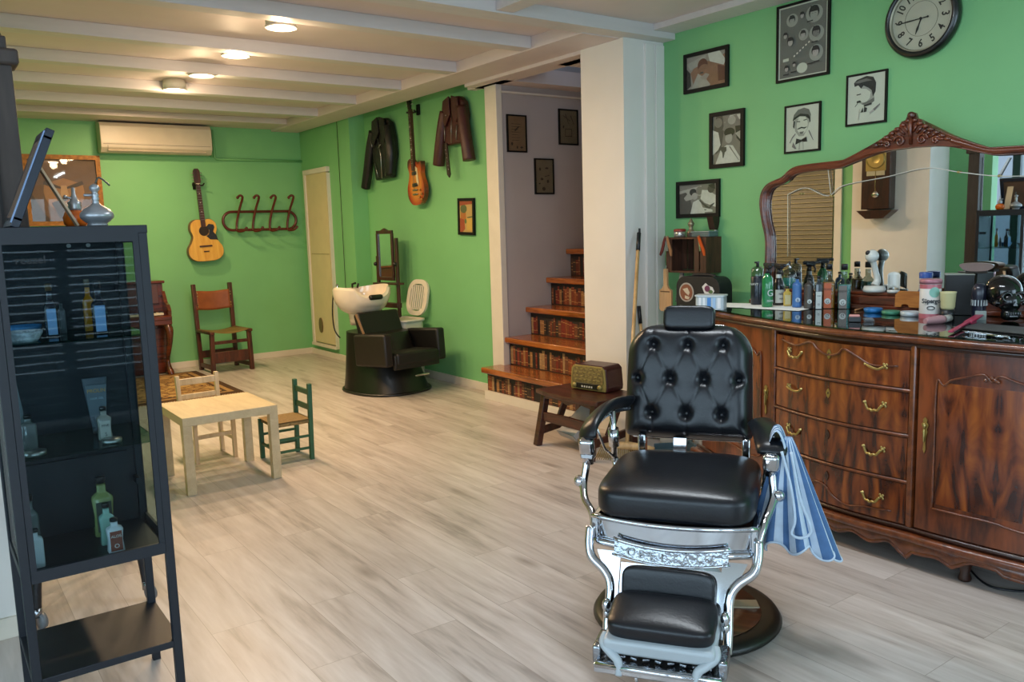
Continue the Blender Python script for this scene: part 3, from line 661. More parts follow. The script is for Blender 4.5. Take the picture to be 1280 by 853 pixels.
for sx in (-1, 1):
    xa, xb = (.415, .945) if sx > 0 else (-1.08, -.390)
    mb = MB(); cpanel(mb, xa, xb, .178, .93, .008, WAL)
    a, b = xa+(.075 if sx > 0 else .05), xb-(.05 if sx > 0 else .075); c = (a+b)/2
    cpanel(mb, a+.006, b-.006, .30, .80, .011, WALB, th=.004)
    crv(mb, [(a, .28), (a, .50), (a, .79), (a+.03, .79), (a+.06, .815), (a+.12, .835), (c-.03, .85), (c-.01, .835), (c, .825), (c+.01, .835), (c+.03, .85), (b-.12, .835), (b-.06, .815), (b-.03, .79), (b, .79), (b, .50), (b, .28), (c, .28), (a, .28)], .0045, WALM, .013)
    for q in range(-2, 3): mb.ball((c+.012*q, yf(c)-.014, .84-.006*abs(q)), (.009, .006, .008), WALM, 8)
    d = mb.build('door', dr)
    x = xa+.035 if sx > 0 else xb-.035
    mb = MB(); mb.prism([(x+p, .60+q) for p, q in ((0, .05), (.01, .04), (.008, .03), (.016, .02), (.008, .0), (.012, -.01), (.006, -.03), (.004, -.06), (.006, -.085), (0, -.10), (-.006, -.085), (-.004, -.06), (-.006, -.03), (-.012, -.01), (-.008, .0), (-.016, .02), (-.008, .03), (-.01, .04))], .004, BRASS, off=yf(x)-.014)
    mb.ball((x, yf(x)-.018, .615), (.007, .006, .012), BRASS, 8); mb.ball((x, yf(x)-.018, .575), (.004, .006, .03), BRASS, 8); mb.build('handle', d)

# ------------------------------------------------------------------ carved mirror on the sideboard
MIRR = mat('mirror_silver', 'eef2f0', .012, 1.0)
FRW = wood('mirror_frame_wood', '35150b', '71341b', 5, .28, .6, 'x')
MX, MY, MR = 4.12, 2.3, -85.3
mi_ = thing('wall_mirror', 'large shaped mirror in a carved dark wooden frame with a crest, standing on the sideboard', 'mirror', (MX, MY, ZT), MR)
OL = [(-.84, 1.25), (-.792, 1.3), (-.798, 1.374), (-.82, 1.462), (-.835, 1.559), (-.822, 1.623), (-.786, 1.664), (-.724, 1.687), (-.689, 1.7), (-.63, 1.743), (-.552, 1.757), (-.36, 1.763), (-.315, 1.768), (-.169, 1.833), (-.097, 1.874), (-.028, 1.914), (.03, 1.94)]
IL = [(-.775, 1.25), (-.75, 1.3), (-.754, 1.374), (-.776, 1.461), (-.785, 1.548), (-.77, 1.62), (-.734, 1.65), (-.668, 1.664), (-.629, 1.701), (-.551, 1.717), (-.359, 1.723), (-.315, 1.735), (-.168, 1.777), (-.06, 1.792), (.03, 1.795)]
OL[0] = (-.802, 1.245)
def full(Lp, c=.03): return Lp+[(2*c-x, z) for x, z in Lp[:-1][::-1]]
OLf = full([(-.87, 1.04), (-.83, 1.10), (-.80, 1.17)]+OL[1:]); ILf = full([(-.752, 1.06), (-.750, 1.17)]+IL[1:])
ILs = [(p.x, p.z-ZT) for p in spline([(a, 0, b) for a, b in ILf], 4)]
mb = MB(); i = mb.mi(MIRR); V = [mb._v((a, 0, b)) for a, b in ILs]
for (a, b, c) in tessellate_polygon([[Vector((x, z, 0)) for x, z in ILs]]): mb._f([V[a], V[b], V[c]], i)
mb.build('mirror_glass', mi_, fixn=False)
# frame: matched inner/outer rails with a rounded profile
def resample(P, n):
    P = [Vector((a, b)) for a, b in P]; L = [0]
    for p, q in zip(P, P[1:]): L.append(L[-1]+(q-p).length)
    out = []; j = 0
    for k in range(n+1):
        t = L[-1]*k/n
        while j < len(L)-2 and L[j+1] < t: j += 1
        u_ = (t-L[j])/max(1e-9, L[j+1]-L[j]); out.append(P[j].lerp(P[j+1], min(1, u_)))
    return out
oS = [(p.x, p.z-ZT) for p in spline([(a, 0, b) for a, b in OLf], 4)]
def half(P, c=.03): h = [p for p in P if p[0] <= c]; return h+[(c, h[-1][1])]
NF = 120; oh = resample(half(oS), NF); ih = []
isp = [Vector(p) for p in ILs]
hi = resample(half(ILs), NF)
# match by nearest point keeping order
j = 0
for p in oh:
    best = min(range(j, min(NF+1, j+14)), key=lambda q: (hi[q]-p).length); j = best; ih.append(hi[best])
ih[0] = hi[0]; ih[-1] = hi[-1]
def prof(k, b, mirror):
    o, n_ = oh[k], ih[k]; t = b; p = o.lerp(n_, t); y = -.012-.026*math.sin(math.pi*min(1, max(0, t*1.02)))**.6 + (.006 if .6 < t < .75 else 0)
    x = p.x if not mirror else .06-p.x
    return (x, y if 0 < t < 1 else (-.0 if t == 1 else .012), p.y)
mb = MB()
for mr in (0, 1):
    mb.grid(lambda a, b: prof(int(round(a*NF)), b, mr), NF, 8, FRW)
    mb.tube([prof(k, .12, mr) for k in range(NF+1)], .005, FRW, 6); mb.tube([prof(k, .92, mr) for k in range(NF+1)], .004, FRW, 6)
mb.build('frame', mi_)
# crest carving
mb = MB(); c = .03; zb = 1.80-ZT
out = [(-.235, -.022), (-.19, .0), (-.15, .045), (-.115, .055), (-.10, .085), (-.065, .095), (-.05, .125), (-.03, .13), (-.018, .16), (0, .168), (.018, .16), (.03, .13), (.05, .125), (.065, .095), (.10, .085), (.115, .055), (.15, .045), (.19, .0), (.235, -.022), (.12, -.008), (0, -.004), (-.12, -.008)]
mb.prism([(c+a, zb+b) for a, b in out], .02, FRW, off=-.038)
for sx in (-1, 1):
    for (cx, cz, r0) in ((.055, .03, .030), (.12, .02, .02)):
        P = [(c+sx*(cx+r0*(1-t/14)*math.cos(t*.75)), -.042, zb+cz+r0*(1-t/14)*math.sin(t*.75)) for t in range(13)]; mb.tube(P, .007, FRW, 6)
    for k in range(7):
        t = k/6; mb.ball((c+sx*(.015+.16*t), -.042, zb+.125-.105*t), (.017, .01, .011), FRW, 8)
        mb.tube([(c+sx*(.01+.02*k), -.042, zb+.07-.008*k), (c+sx*(.03+.022*k), -.046, zb+.10-.013*k)], .006, FRW, 6)
mb.tube([(c, -.045, zb+.01), (c, -.05, zb+.09), (c, -.045, zb+.15)], .009, FRW, 8); mb.ball((c, -.045, zb+.15), (.02, .012, .018), FRW, 10)
mb.build('crest', mi_)
mb = MB()
mb.box((.03, -.03, .045), (1.66, .10, .05), FRW, bev=.008); mb.box((.03, -.045, .012), (1.74, .14, .024), FRW, bev=.006); mb.box((.03, -.02, .078), (1.60, .07, .02), FRW, bev=.006)
mb.build('base_rail', mi_)
# string of small lights looped across the glass
mb = MB(); CORD = mat('pale_cord', 'c9c7ba', .5); cz = lambda x, z: (x, -.012, z-ZT)
mb.tube([cz(p.x, p.z) for p in spline([(-.66, 0, 1.6), (-.55, 0, 1.63), (-.42, 0, 1.58), (-.33, 0, 1.63), (-.1, 0, 1.66), (.1, 0, 1.69), (.25, 0, 1.66), (.42, 0, 1.63), (.6, 0, 1.62)], 6)], .0022, CORD, 5)
mb.tube([cz(-.42, 1.72), cz(-.40, 1.58)], .002, CORD, 5); mb.tube([cz(.47, 1.71), cz(.43, 1.63)], .003, CORD, 5); mb.tube([cz(-.66, 1.60), cz(-.655, 1.25)], .002, CORD, 5)
for (x, z) in ((-.58, 1.60), (-.40, 1.58), (.43, 1.63), (.25, 1.66)): mb.ball(cz(x, z), .007, BRASS, 8)
tag(mb.build('light_string', None, loc=(MX, MY, ZT), rz=MR), 'thin pale cord with little brass clips looped across the mirror glass', 'cord')
# ------------------------------------------------------------------ pictures on the mirror wall (x = 4.325, facing -x)
BLKF = mat('black_frame', '0b0b0b', .55, spec=.25); PAP = mat('art_paper', 'cfccc0', .7); INK = mat('ink', '2b2a2a', .7); INK2 = mat('ink_mid', '6f6c68', .7); INK3 = mat('ink_light', 'a39f98', .7)
PH0, PH1, PH2, PH3, PH4 = (mat('photo_%d' % i, c, .5, noise=.06, nscale=40) for i, c in enumerate(('211d1c', '4b4442', '7e7571', 'a9a19c', 'd0cbc6')))
SK = mat('photo_skin', '8f6450', .5, noise=.12, nscale=30); SK2 = mat('photo_rust', '5f3023', .5); SK3 = mat('photo_warm_grey', '9a8f8a', .5)
WX = 4.325
def face(cx, cy, r, hair=INK, skin=PAP, mous=True, bg=None, prof=0, ar=1.0):
    S = []
    if bg: S.append((bg, ell(cx, cy, r*1.5, r*1.5*ar, 22)))
    S += [(hair, ell(cx, cy+.25*r*ar, r*.95, r*1.15*ar)), (skin, ell(cx+prof*r*.2, cy-.1*r*ar, r*.72, r*.95*ar)), (hair, [(cx-r*.85, cy+.35*r*ar), (cx+r*.85, cy+.35*r*ar), (cx+r*.6, cy+1.25*r*ar), (cx-r*.6, cy+1.35*r*ar)]),
          (INK2, [(cx-.4*r, cy+.1*r*ar), (cx-.12*r, cy+.1*r*ar), (cx-.12*r, cy+.02*r*ar), (cx-.4*r, cy+.02*r*ar)]), (INK2, [(cx+.12*r, cy+.1*r*ar), (cx+.4*r, cy+.1*r*ar), (cx+.4*r, cy+.02*r*ar), (cx+.12*r, cy+.02*r*ar)])]
    if mous: S.append((hair, [(cx-.4*r, cy-.5*r*ar), (cx, cy-.35*r*ar), (cx+.4*r, cy-.5*r*ar), (cx, cy-.5*r*ar)]))
    return S
GR = 'framed pictures on the mirror wall'
# A  man asleep in a barber chair, brown tones
picture('picture_frame', 'framed brown-toned landscape photo of a reclining customer, high by the white pier', 'picture', GR, (WX, 3.786, 2.436), .374, .254, -90, BLKF, .024, .018, SK3,
 [(SK, [(.2, .0), (.1, .5), (.3, .8), (.7, .75), (1, .9), (1, 0)]), (PH3, [(.0, .8), (.5, .98), (.5, .75), (.1, .6)]), (PH4, [(.55, 1), (.85, 1), (1, .7), (.95, .55), (.6, .75)]), (SK2, ell(.42, .68, .13, .2)), (SK, ell(.45, .5, .15, .2)), (PH0, [(.0, .0), (.0, .65), (.1, .5), (.12, .1)]), (PH3, [(.12, 0), (.3, .45), (.5, .25), (.62, .05), (.6, 0)]), (SK2, [(.82, .1), (.8, .6), (.98, .5), (1, .1)]), (PH1, ell(.4, .45, .05, .03)), (SK3, [(.35, .3), (.5, .2), (.6, .35), (.5, .42)])])
# B  haircut chart
S = [(INK2, [(.03, .02), (.97, .02), (.97, .98), (.03, .98)])]
S += [(INK3, ell(.28, .80, .12, .09)), (INK3, ell(.73, .82, .17, .12)), (INK3, ell(.78, .55, .15, .11)), (INK3, ell(.52, .57, .10, .08)), (INK3, ell(.78, .29, .14, .11)), (PAP, ell(.5, .12, .11, .07)), (PAP, [(.1, .245), (.22, .25), (.22, .29), (.1, .285)])]
for (x, y, r) in ((.28, .80, .07), (.73, .82, .11), (.78, .56, .09), (.52, .57, .06), (.78, .30, .085), (.5, .83, .05), (.16, .6, .05), (.27, .5, .07), (.2, .14, .05), (.36, .18, .04)): S += face(x, y, r, INK, INK3, False, ar=.72)
for k in range(6): S.append((PAP, [(.35+.06*k, .28+.03*k), (.38+.06*k, .29+.03*k), (.38+.06*k, .31+.03*k), (.35+.06*k, .30+.03*k)]))
for (x, y) in ((.2, .05), (.36, .07), (.7, .14), (.82, .15), (.68, .71), (.78, .42)): S.append((INK, [(x-.06, y), (x+.06, y+.005), (x+.06, y+.02), (x-.06, y+.015)]))
picture('picture_frame', 'tall framed grey poster showing many heads with different haircuts', 'picture', GR, (WX, 3.062, 2.486), .355, .438, -90, BLKF, .014, .016, PAP, S)
# C  profile of a man with quiff, cigarette and bow tie
picture('picture_frame', 'framed ink drawing of a man in profile with a quiff and a cigarette', 'picture', GR, (WX, 2.655, 2.10), .24, .276, -90, BLKF, .011, .014, PAP,
 [(INK3, [(.3, .62), (.42, .80), (.7, .75), (.72, .45), (.55, .38), (.4, .38), (.33, .42)]), (PAP, [(.3, .64), (.36, .72), (.5, .70), (.62, .62), (.60, .5), (.5, .42), (.36, .44), (.31, .5), (.28, .55)]), (INK, [(.16, .86), (.24, .92), (.5, .97), (.68, .93), (.76, .8), (.75, .62), (.68, .52), (.64, .66), (.55, .72), (.42, .78), (.36, .72), (.28, .80), (.18, .78)]), (INK2, [(.16, .86), (.3, .9), (.5, .92), (.66, .86), (.5, .86), (.3, .84)]),
  (INK, [(.24, .61), (.36, .62), (.36, .60), (.24, .59)]), (INK, [(.25, .47), (.34, .48), (.38, .44), (.32, .43), (.25, .43)]), (INK, [(.2, .36), (.27, .43), (.28, .42), (.21, .35)]), (INK2, [(.38, .40), (.62, .46), (.72, .5), (.72, .42), (.52, .34)]), (INK, [(.36, .22), (.42, .32), (.44, .22)]), (INK, [(.45, .22), (.46, .33), (.54, .3), (.52, .22)]), (INK, [(.44, .36), (.66, .40), (.66, .36), (.46, .33)]), (INK3, [(.3, .08), (.33, .3), (.345, .3), (.32, .06)]), (INK3, [(.6, .2), (.85, .34), (.86, .32), (.62, .16)]), (INK2, [(.7, .26), (.88, .36), (.88, .33), (.74, .22)])])
# D  front portrait with flat cap, moustache, bow tie
picture('picture_frame', 'framed ink portrait of a moustached man in a flat cap and bow tie', 'picture', GR, (WX, 3.055, 1.988), .243, .277, -90, BLKF, .011, .014, PAP,
 [(INK3, [(.27, .72), (.28, .45), (.4, .32), (.55, .32), (.68, .5), (.72, .75)]), (PAP, ell(.50, .57, .17, .2)), (INK2, [(.2, .68), (.24, .82), (.36, .92), (.55, .95), (.7, .9), (.76, .78), (.74, .68), (.66, .76), (.45, .80), (.3, .76)]), (INK, [(.2, .68), (.24, .75), (.44, .83), (.68, .79), (.75, .7), (.74, .66), (.6, .75), (.42, .77), (.27, .71)]),
  (INK, [(.33, .67), (.44, .66), (.44, .64), (.33, .65)]), (INK, [(.54, .68), (.64, .69), (.64, .67), (.54, .66)]), (INK, [(.34, .49), (.40, .51), (.48, .53), (.56, .51), (.66, .52), (.58, .48), (.48, .50), (.4, .48)]), (INK2, [(.42, .42), (.56, .42), (.52, .37), (.45, .37)]), (INK, [(.22, .55), (.24, .7), (.28, .66), (.26, .5)]), (INK, [(.72, .6), (.75, .62), (.75, .7), (.71, .7)]),
  (INK, [(.3, .14), (.33, .28), (.47, .24), (.5, .2)]), (INK, [(.5, .2), (.47, .24), (.64, .3), (.66, .18)]), (INK2, [(.12, .2), (.2, .32), (.3, .4), (.31, .38), (.2, .28), (.14, .18)]), (INK2, [(.72, .44), (.78, .34), (.86, .2), (.84, .2), (.76, .32), (.7, .42)]), (INK2, [(.2, .1), (.24, .2), (.34, .05), (.3, .04)]), (INK, [(.42, .02), (.43, .2), (.44, .2), (.435, .02)]), (INK, [(.55, .02), (.54, .2), (.55, .2), (.56, .02)])])
# E  barbers at work, portrait format
picture('picture_frame', 'framed black and white photo of a boy in a cape with two barbers, portrait format', 'picture', GR, (WX, 3.612, 1.981), .278, .354, -90, BLKF, .026, .018, PH2,
 [(PH4, [(.42, .85), (.62, .98), (.98, .98), (.98, .9), (.6, .6)]), (PH1, [(.0, .6), (.12, 1), (.35, 1), (.4, .7), (.3, .3), (.1, .2)]), (PH2, ell(.2, .86, .14, .1)), (PH4, [(.0, .2), (.0, .72), (.2, .66), (.28, .4), (.2, .3)]), (PH2, [(.35, .7), (.5, .95), (.85, .98), (1, .8), (1, .6), (.6, .6)]), (PH3, ell(.68, .88, .14, .09)), (PH0, [(.8, .75), (1, .75), (1, .4), (.85, .5)]), (PH3, [(.8, .6), (1, .65), (1, .45)]),
  (PH4, [(.1, .0), (.3, .3), (.5, .38), (.72, .36), (.98, .1), (.98, .0)]), (PH0, ell(.6, .64, .19, .09)), (PH3, ell(.58, .52, .13, .11)), (PH0, [(.45, .58), (.7, .6), (.7, .68), (.42, .66)]), (PH1, [(.3, .35), (.5, .34), (.5, .26), (.38, .2), (.3, .28)]), (PH1, [(.35, .25), (.45, .25), (.4, .12), (.37, .12)]), (PH2, [(.62, .36), (.95, .04), (.93, .04), (.6, .33)])])
# F  barbers at work, landscape format
picture('picture_frame', 'framed black and white landscape photo of barbers at work, just above the wooden crate', 'picture', GR, (WX, 3.855, 1.615), .375, .245, -90, BLKF, .026, .018, PH2,
 [(PH3, [(0, .8), (.6, .95), (.6, .6), (0, .7)]), (PH1, [(0, .0), (0, .7), (.18, .75), (.3, .5), (.4, .0)]), (PH3, [(.12, .55), (.3, .8), (.36, .5), (.18, .45)]), (PH4, [(.3, .0), (.38, .4), (.55, .5), (.7, .0)]), (PH0, ell(.38, .74, .1, .12)), (PH3, ell(.42, .6, .08, .12)), (PH2, ell(.55, .78, .09, .14)), (PH4, [(.58, .5), (.62, .8), (.78, .78), (.98, .6), (.98, .2), (.7, .35)]), (PH1, ell(.86, .82, .09, .14)), (PH0, [(.78, .95), (.95, 1), (.97, .8), (.86, .86)]), (PH1, [(.52, .52), (.66, .35), (.82, .2), (.84, .28), (.95, .35), (.94, .3), (.82, .15), (.72, .2), (.56, .42)]), (PH4, [(.3, .02), (.5, .25), (.9, .12), (.9, .05)]), (PH0, [(.68, .14), (.76, .12), (.7, .1)])])
# ------------------------------------------------------------------ wall clock
CKF = mat('clock_black', '141514', .3, coat=.3); CKD = mat('clock_face', 'b3ae9c', .6, noise=.04, nscale=6); CKN = mat('clock_ink', '1e1c1a', .6); CKR = mat('clock_inner_rim', '9f9a86', .35, .4)
ck = thing('wall_clock', 'large round wall clock with black rim and cream dial reading quarter to seven', 'clock', (WX, 2.352, 2.452), -90)
mb = MB(); mb.lathe([(.0, 0), (.188, 0), (.196, .012), (.192, .035), (.178, .052), (.165, .05), (.160, .038), (.156, .03)], CKF, seg=64, axis=(0, -1, 0)); mb.build('rim', ck)
mb = MB(); mb.lathe([(.163, .040), (.158, .046), (.154, .034), (.152, .028)], CKR, seg=64, axis=(0, -1, 0)); mb.build('inner_rim', ck)
mb = MB(); mb.lathe([(0, .026), (.156, .026)], CKD, seg=64, axis=(0, -1, 0))
mb.tube([(.085*math.cos(R(a)), -.0265, .085*math.sin(R(a))) for a in range(0, 360, 6)], .0008, CKN, 4, closed=True)
for n in range(1, 13):
    a = R(90-30*n); text_into(mb, str(n), .055, CKN, FLAT(.122*math.cos(a), -.0272, .122*math.sin(a)) @ Matrix.Rotation(-R(30*n) if 0 else (R(-30*n) if n in (1, 2, 3, 10, 11, 12) else R(180-30*n)), 4, 'Z'), .85, .0012)
mb.build('dial', ck, fixn=False)
mb = MB(); a = R(90-200); c_, s_ = math.cos(a), math.sin(a)
mb.tube([(0, -.030, 0), (.035*c_, -.030, .035*s_), (.05*c_, -.030, .05*s_), (.078*c_, -.030, .078*s_)], [.0025, .003, .0055, .001], CKN, 6); mb.build('hour_hand', ck)
mb = MB(); a = R(183); c_, s_ = math.cos(a), math.sin(a)
mb.tube([(-.036*c_, -.033, -.036*s_), (0, -.033, 0), (.07*c_, -.033, .07*s_), (.13*c_, -.033, .13*s_)], [.003, .002, .0035, .0008], CKN, 6); mb.ball((0, -.033, 0), .007, CKN, 10); mb.ball((-.036*c_, -.033, -.036*s_), .005, CKN, 10); mb.build('minute_hand', ck)
MB().lathe([(0, .044), (.12, .044), (.157, .040)], GLASS, seg=48, axis=(0, -1, 0)).build('pane', ck)

# ------------------------------------------------------------------ wooden crate shelf and what hangs on it
CRW = wood('crate_wood', '2c1a12', '5a3826', 5, .6, 0, 'z')
CY = 3.835; cr = thing('wooden_crate', 'dark brown slatted wooden crate fixed to the green wall as a shelf', 'crate', (WX, CY, 1.13), -90)
W_, H_, D_ = .35, .235, .15
mb = MB(); mb.box((0, -D_/2, H_-.006), (W_, D_, .012), CRW); mb.box((0, -D_/2, .006), (W_, D_, .012), CRW); mb.build('boards', cr)
mb = MB()
for sx in (-1, 1): MB().box((sx*(W_/2-.006), -D_/2, H_/2), (.012, D_, H_-.024), CRW).build('end_board', cr)
mb = MB()
for x in (-.138, -.083, -.028, .028, .083, .138): mb.box((x, -.006, H_/2), (.045, .01, H_-.03), CRW)
mb.build('back_slats', cr)
for x in (-.145, .095, .145): MB().box((x, -D_+.004, H_/2), (.035 if x > .13 else .04, .008, H_-.024), CRW).build('slat', cr)
zt = 1.13+H_
def wl(x, d, z): return (WX-d, CY-x, z)      # along wall, distance from wall, height
TIN = mat('tin_metal', 'a9a9a6', .3, .9); REDL = mat('red_lid', '8f2f22', .4); 
j = thing('jar', 'small glass jar with a red lid, on the crate shelf', 'jar', wl(-.115, .08, zt)); 
MB().lathe([(0, 0), (.036, 0), (.040, .006), (.040, .034), (.034, .04)], mat('jar_silver', 'b9b4aa', .15, .6), seg=24).build('body', j); MB().lathe([(.041, .038), (.042, .052), (.03, .056), (0, .056)], REDL, seg=24).build('lid', j)
j = thing('perfume_bottle', 'old brass-topped glass bottle standing on the crate shelf', 'bottle', wl(-.01, .085, zt))
MB().lathe([(0, 0), (.026, 0), (.028, .03), (.02, .045), (.014, .05), (.014, .07), (.02, .078), (.022, .09), (.012, .105), (.006, .12), (0, .125)], mat('brass_glass', '8d8468', .25, .5), seg=20).build('body', j); MB().lathe([(.0275, .004), (.0285, .03), (.0275, .032)], mat('dark_label', '38261c', .5), seg=20).build('label', j)
j = thing('wall_bracket', 'small dark brown wedge-shaped bracket under the landscape photo', 'bracket', wl(.13, .03, 1.41)); MB().prism([(-.04, .085), (.04, .085), (.02, .02), (.012, 0), (-.012, 0), (-.02, .02)], .05, mat('dark_brown_plastic', '2c1410', .4), off=-.03).build('body', j); MB().ball((0, -.02, -.006), .008, mat('white_bead', 'd8d8d8', .3), 8).build('bead', j)
j = thing('razor_tin', 'flat blue-grey tin box with a lid on the right end of the crate shelf', 'tin', wl(.095, .07, zt), -90)
MB().box((0, 0, .014), (.15, .09, .028), mat('blue_tin', '67757f', .35, .4, noise=.1, nscale=30), bev=.004).build('body', j); MB().box((0, 0, .033), (.154, .094, .010), mat('blue_tin_lid', '8896a0', .3, .5), bev=.003).build('lid', j)
def razor(label, x, d, ang, hcol, open_=None):
    t = thing('straight_razor', label, 'razor', wl(x, d, zt+.004), -90, 'straight razors hooked over the crate edge')
    hm = mat('razor_'+hcol, hcol, .35)
    T = Matrix.Rotation(R(ang), 4, 'Y'); mb = MB(T); mb.prism([(-.008, .005), (.008, .005), (.012, -.05), (.016, -.10), (.006, -.135), (-.006, -.13), (-.006, -.08), (-.010, -.04)], .008, hm, off=-.004); mb.build('handle', t)
    T2 = Matrix.Rotation(R(open_ if open_ is not None else ang+28), 4, 'Y'); mb = MB(T2); mb.box((0, .0, -.05), (.012, .003, .09), TIN); mb.cyl((0, -.006, 0), (0, .006, 0), .004, TIN, seg=8); mb.build('blade', t)
razor('dark red straight razor hooked open over the left end of the crate', -.172, .158, 22, '6a2420', -4)
razor('tan straight razor hanging beside the dark red one on the crate', -.150, .165, -16, '9c6f4c', -2)
razor('bright orange straight razor hanging over the front of the crate', .125, .163, -22, 'c04a1a', -8)
PAD = wood('paddle_wood', 'b98a5c', 'd8ae80', 4, .5, 0, 'z')
t = thing('wooden_paddle', 'pale wooden paddle hanging below the left corner of the crate', 'paddle', wl(-.168, .16, 1.155), -90)
MB().prism([(p[0], p[1]) for p in [(-.014, 0), (.014, 0), (.016, -.03), (.016, -.11), (.03, -.135), (.055, -.145), (.055, -.275), (.04, -.29), (-.04, -.29), (-.055, -.275), (-.055, -.145), (-.03, -.135), (-.016, -.11), (-.016, -.03)]], .016, PAD, off=-.008).build('blade', t)
MB().box((0, -.009, -.155), (.085, .003, .006), mat('burn_mark', '5e4128', .7)).build('slot', t); MB().tube([(0, 0, .0), (0, .004, .02)], .002, CORD, 5).build('loop', t)
t = thing('woven_strop', 'grey woven strip hanging in a narrow cone below the crate', 'strop', wl(-.06, .12, 1.13), -90)
MB().prism([(-.012, 0), (.012, 0), (.04, -.2), (-.055, -.2)], .012, mat('grey_weave', '7b7a77', .8, noise=.4, nscale=90), off=-.006).build('cloth', t)
# low white cabinet beside the pier, with the black bag, cream tub
LC = mat('pale_cabinet', 'cfc6b6', .5)
t = thing('low_cabinet', 'pale low cabinet with grooved doors squeezed between white pier and sideboard', 'cabinet', (WX, 3.60, 0), -90)
MB().box((0, -.20, .29), (.50, .36, .58), LC, bev=.004).build('body', t)
for k in range(4): MB().box((-.185+.123*k, -.386, .29), (.115, .014, .54), LC, bev=.004).build('door_board', t)
MB().box((0, -.21, .592), (.53, .40, .022), mat('cabinet_top', 'b9b2a6', .4), bev=.004).build('top', t)
t = thing('equipment_bag', 'black zipped bag with round and flower stickers, below the crate', 'bag', (4.11, 3.62, .6035), -90)
BAGM = mat('black_nylon', '15171c', .6, bump=.3, bscale=200)
mb = MB(); mb.prism(rrect(.36, .515, .07, 6, 0, .2575), .12, BAGM, off=-.06); mb.build('body', t, bevel=.008)
MB().tube(spline([(-.09, -.0, .505), (-.08, -.0, .52), (0, -.0, .524), (.08, -.0, .52), (.09, -.0, .505)], 5), .011, BAGM, 8).build('handle', t)
mb = MB(Matrix.Translation((0, 0, .262))); mb.prism(ell(-.09, .15, .062, .062, 28), .002, mat('sticker_ring', 'a9a39c', .5), off=-.063); mb.prism(ell(-.09, .15, .052, .052, 24), .001, mat('sticker_rust', '84513c', .5), off=-.0645); mb.prism([(-.12, .17), (-.08, .18), (-.06, .15), (-.07, .13), (-.1, .15)], .001, mat('sticker_cream', 'c9bba6', .5), off=-.0655); mb.prism([(-.1, .13), (-.06, .12), (-.07, .105), (-.1, .11)], .001, mat('sticker_cream', 'c9bba6'), off=-.0655); mb.build('sticker', t)
mb = MB(Matrix.Translation((0, 0, .262))); mb.prism([(.04, .19), (.07, .215), (.09, .2), (.125, .19), (.14, .165), (.12, .14), (.09, .145), (.06, .15), (.05, .17)], .002, mat('sticker_white', 'd6d6d6', .5), off=-.063); mb.prism(ell(.085, .18, .022, .02, 14), .001, mat('petal_plum', '6d3458', .5), off=-.0645); mb.prism(ell(.112, .162, .018, .012, 12), .001, mat('leaf_green', '56724a', .5), off=-.0645); mb.build('sticker', t)
mb = MB(Matrix.Translation((0, 0, .262))); text_into(mb, 'EL', .06, mat('sticker_white', 'd6d6d6'), FLAT(-.12, -.0625, .04), 1.1); mb.build('sticker', t)
t = thing('plastic_tub', 'clear plastic tub with white towels and blue stripes in front of the black bag', 'tub', tuple(floor_at(889, 386.5, .986)), -62)
mb = MB(); mb.prism(rrect(.155, .10, .02, 4), .072, mat('tub_plastic', 'b9c2c6', .3, noise=.03), 'xy', off=0); mb.build('body', t)
for k, (x, w, c) in enumerate(((-.055, .012, 'e2e2e2'), (-.03, .014, 'dfe3e6'), (.0, .022, '4f86c4'), (.03, .018, '9ab8d6'), (.06, .02, 'dcdfe2'))): MB().box((x*.9, -.0515, .037), (w*.9, .004, .058), mat('towel_'+c, c, .8)).build('towel_fold', t)
MB().prism(rrect(.165, .11, .02, 4), .007, mat('tub_lid', 'c8d0d2', .3), 'xy', off=.072).build('lid', t)
# ------------------------------------------------------------------ pictures in the stairwell
KR = mat('kraft_print', '7c5d45', .8, noise=.08, nscale=12); KR2 = mat('kraft_print_grey', '75634f', .8, noise=.08, nscale=12); KI = mat('kraft_ink', '3b2a22', .8)
def pen(shapes): return [(KI, s) for s in shapes]
def lines(n, y0, y1, r2):
    return [[(.2, y0+(y1-y0)*k/n), (.2+r2.uniform(.3, .65), y0+(y1-y0)*k/n), (.2+r2.uniform(.3, .65), y0+(y1-y0)*k/n+.012), (.2, y0+(y1-y0)*k/n+.012)] for k in range(n)]
r2 = random.Random(3); GS = 'brown prints in the stairwell'
picture('picture_frame', 'small framed brown print with rows of lettering, left one in the stairwell', 'picture', GS, (4.306, 5.868, 2.257), .208, .312, 0, BLKF, .013, .015, KR, pen(lines(7, .3, .85, r2)+[ell(.2, .2, .06, .05, 10), ell(.5, .1, .05, .04, 10), ell(.75, .1, .08, .03, 10), [(.35, .6), (.6, .72), (.64, .7), (.4, .56)]]))
picture('picture_frame', 'small framed brown print with box sketches, right one next to the pier', 'picture', GS, (4.877, 5.868, 2.336), .222, .31, 0, BLKF, .013, .015, KR2, pen([[(.3, .2), (.7, .22), (.7, .24), (.3, .22)], [(.3, .2), (.3, .45), (.33, .45), (.33, .2)], [(.7, .2), (.7, .45), (.67, .45), (.67, .2)], [(.3, .45), (.7, .45), (.7, .43), (.3, .43)], [(.2, .85), (.6, .7), (.6, .68), (.2, .83)], [(.3, .9), (.5, .6), (.52, .6), (.34, .9)], [(.6, .85), (.8, .6), (.82, .6), (.64, .86)], ell(.2, .5, .04, .05, 8)]))
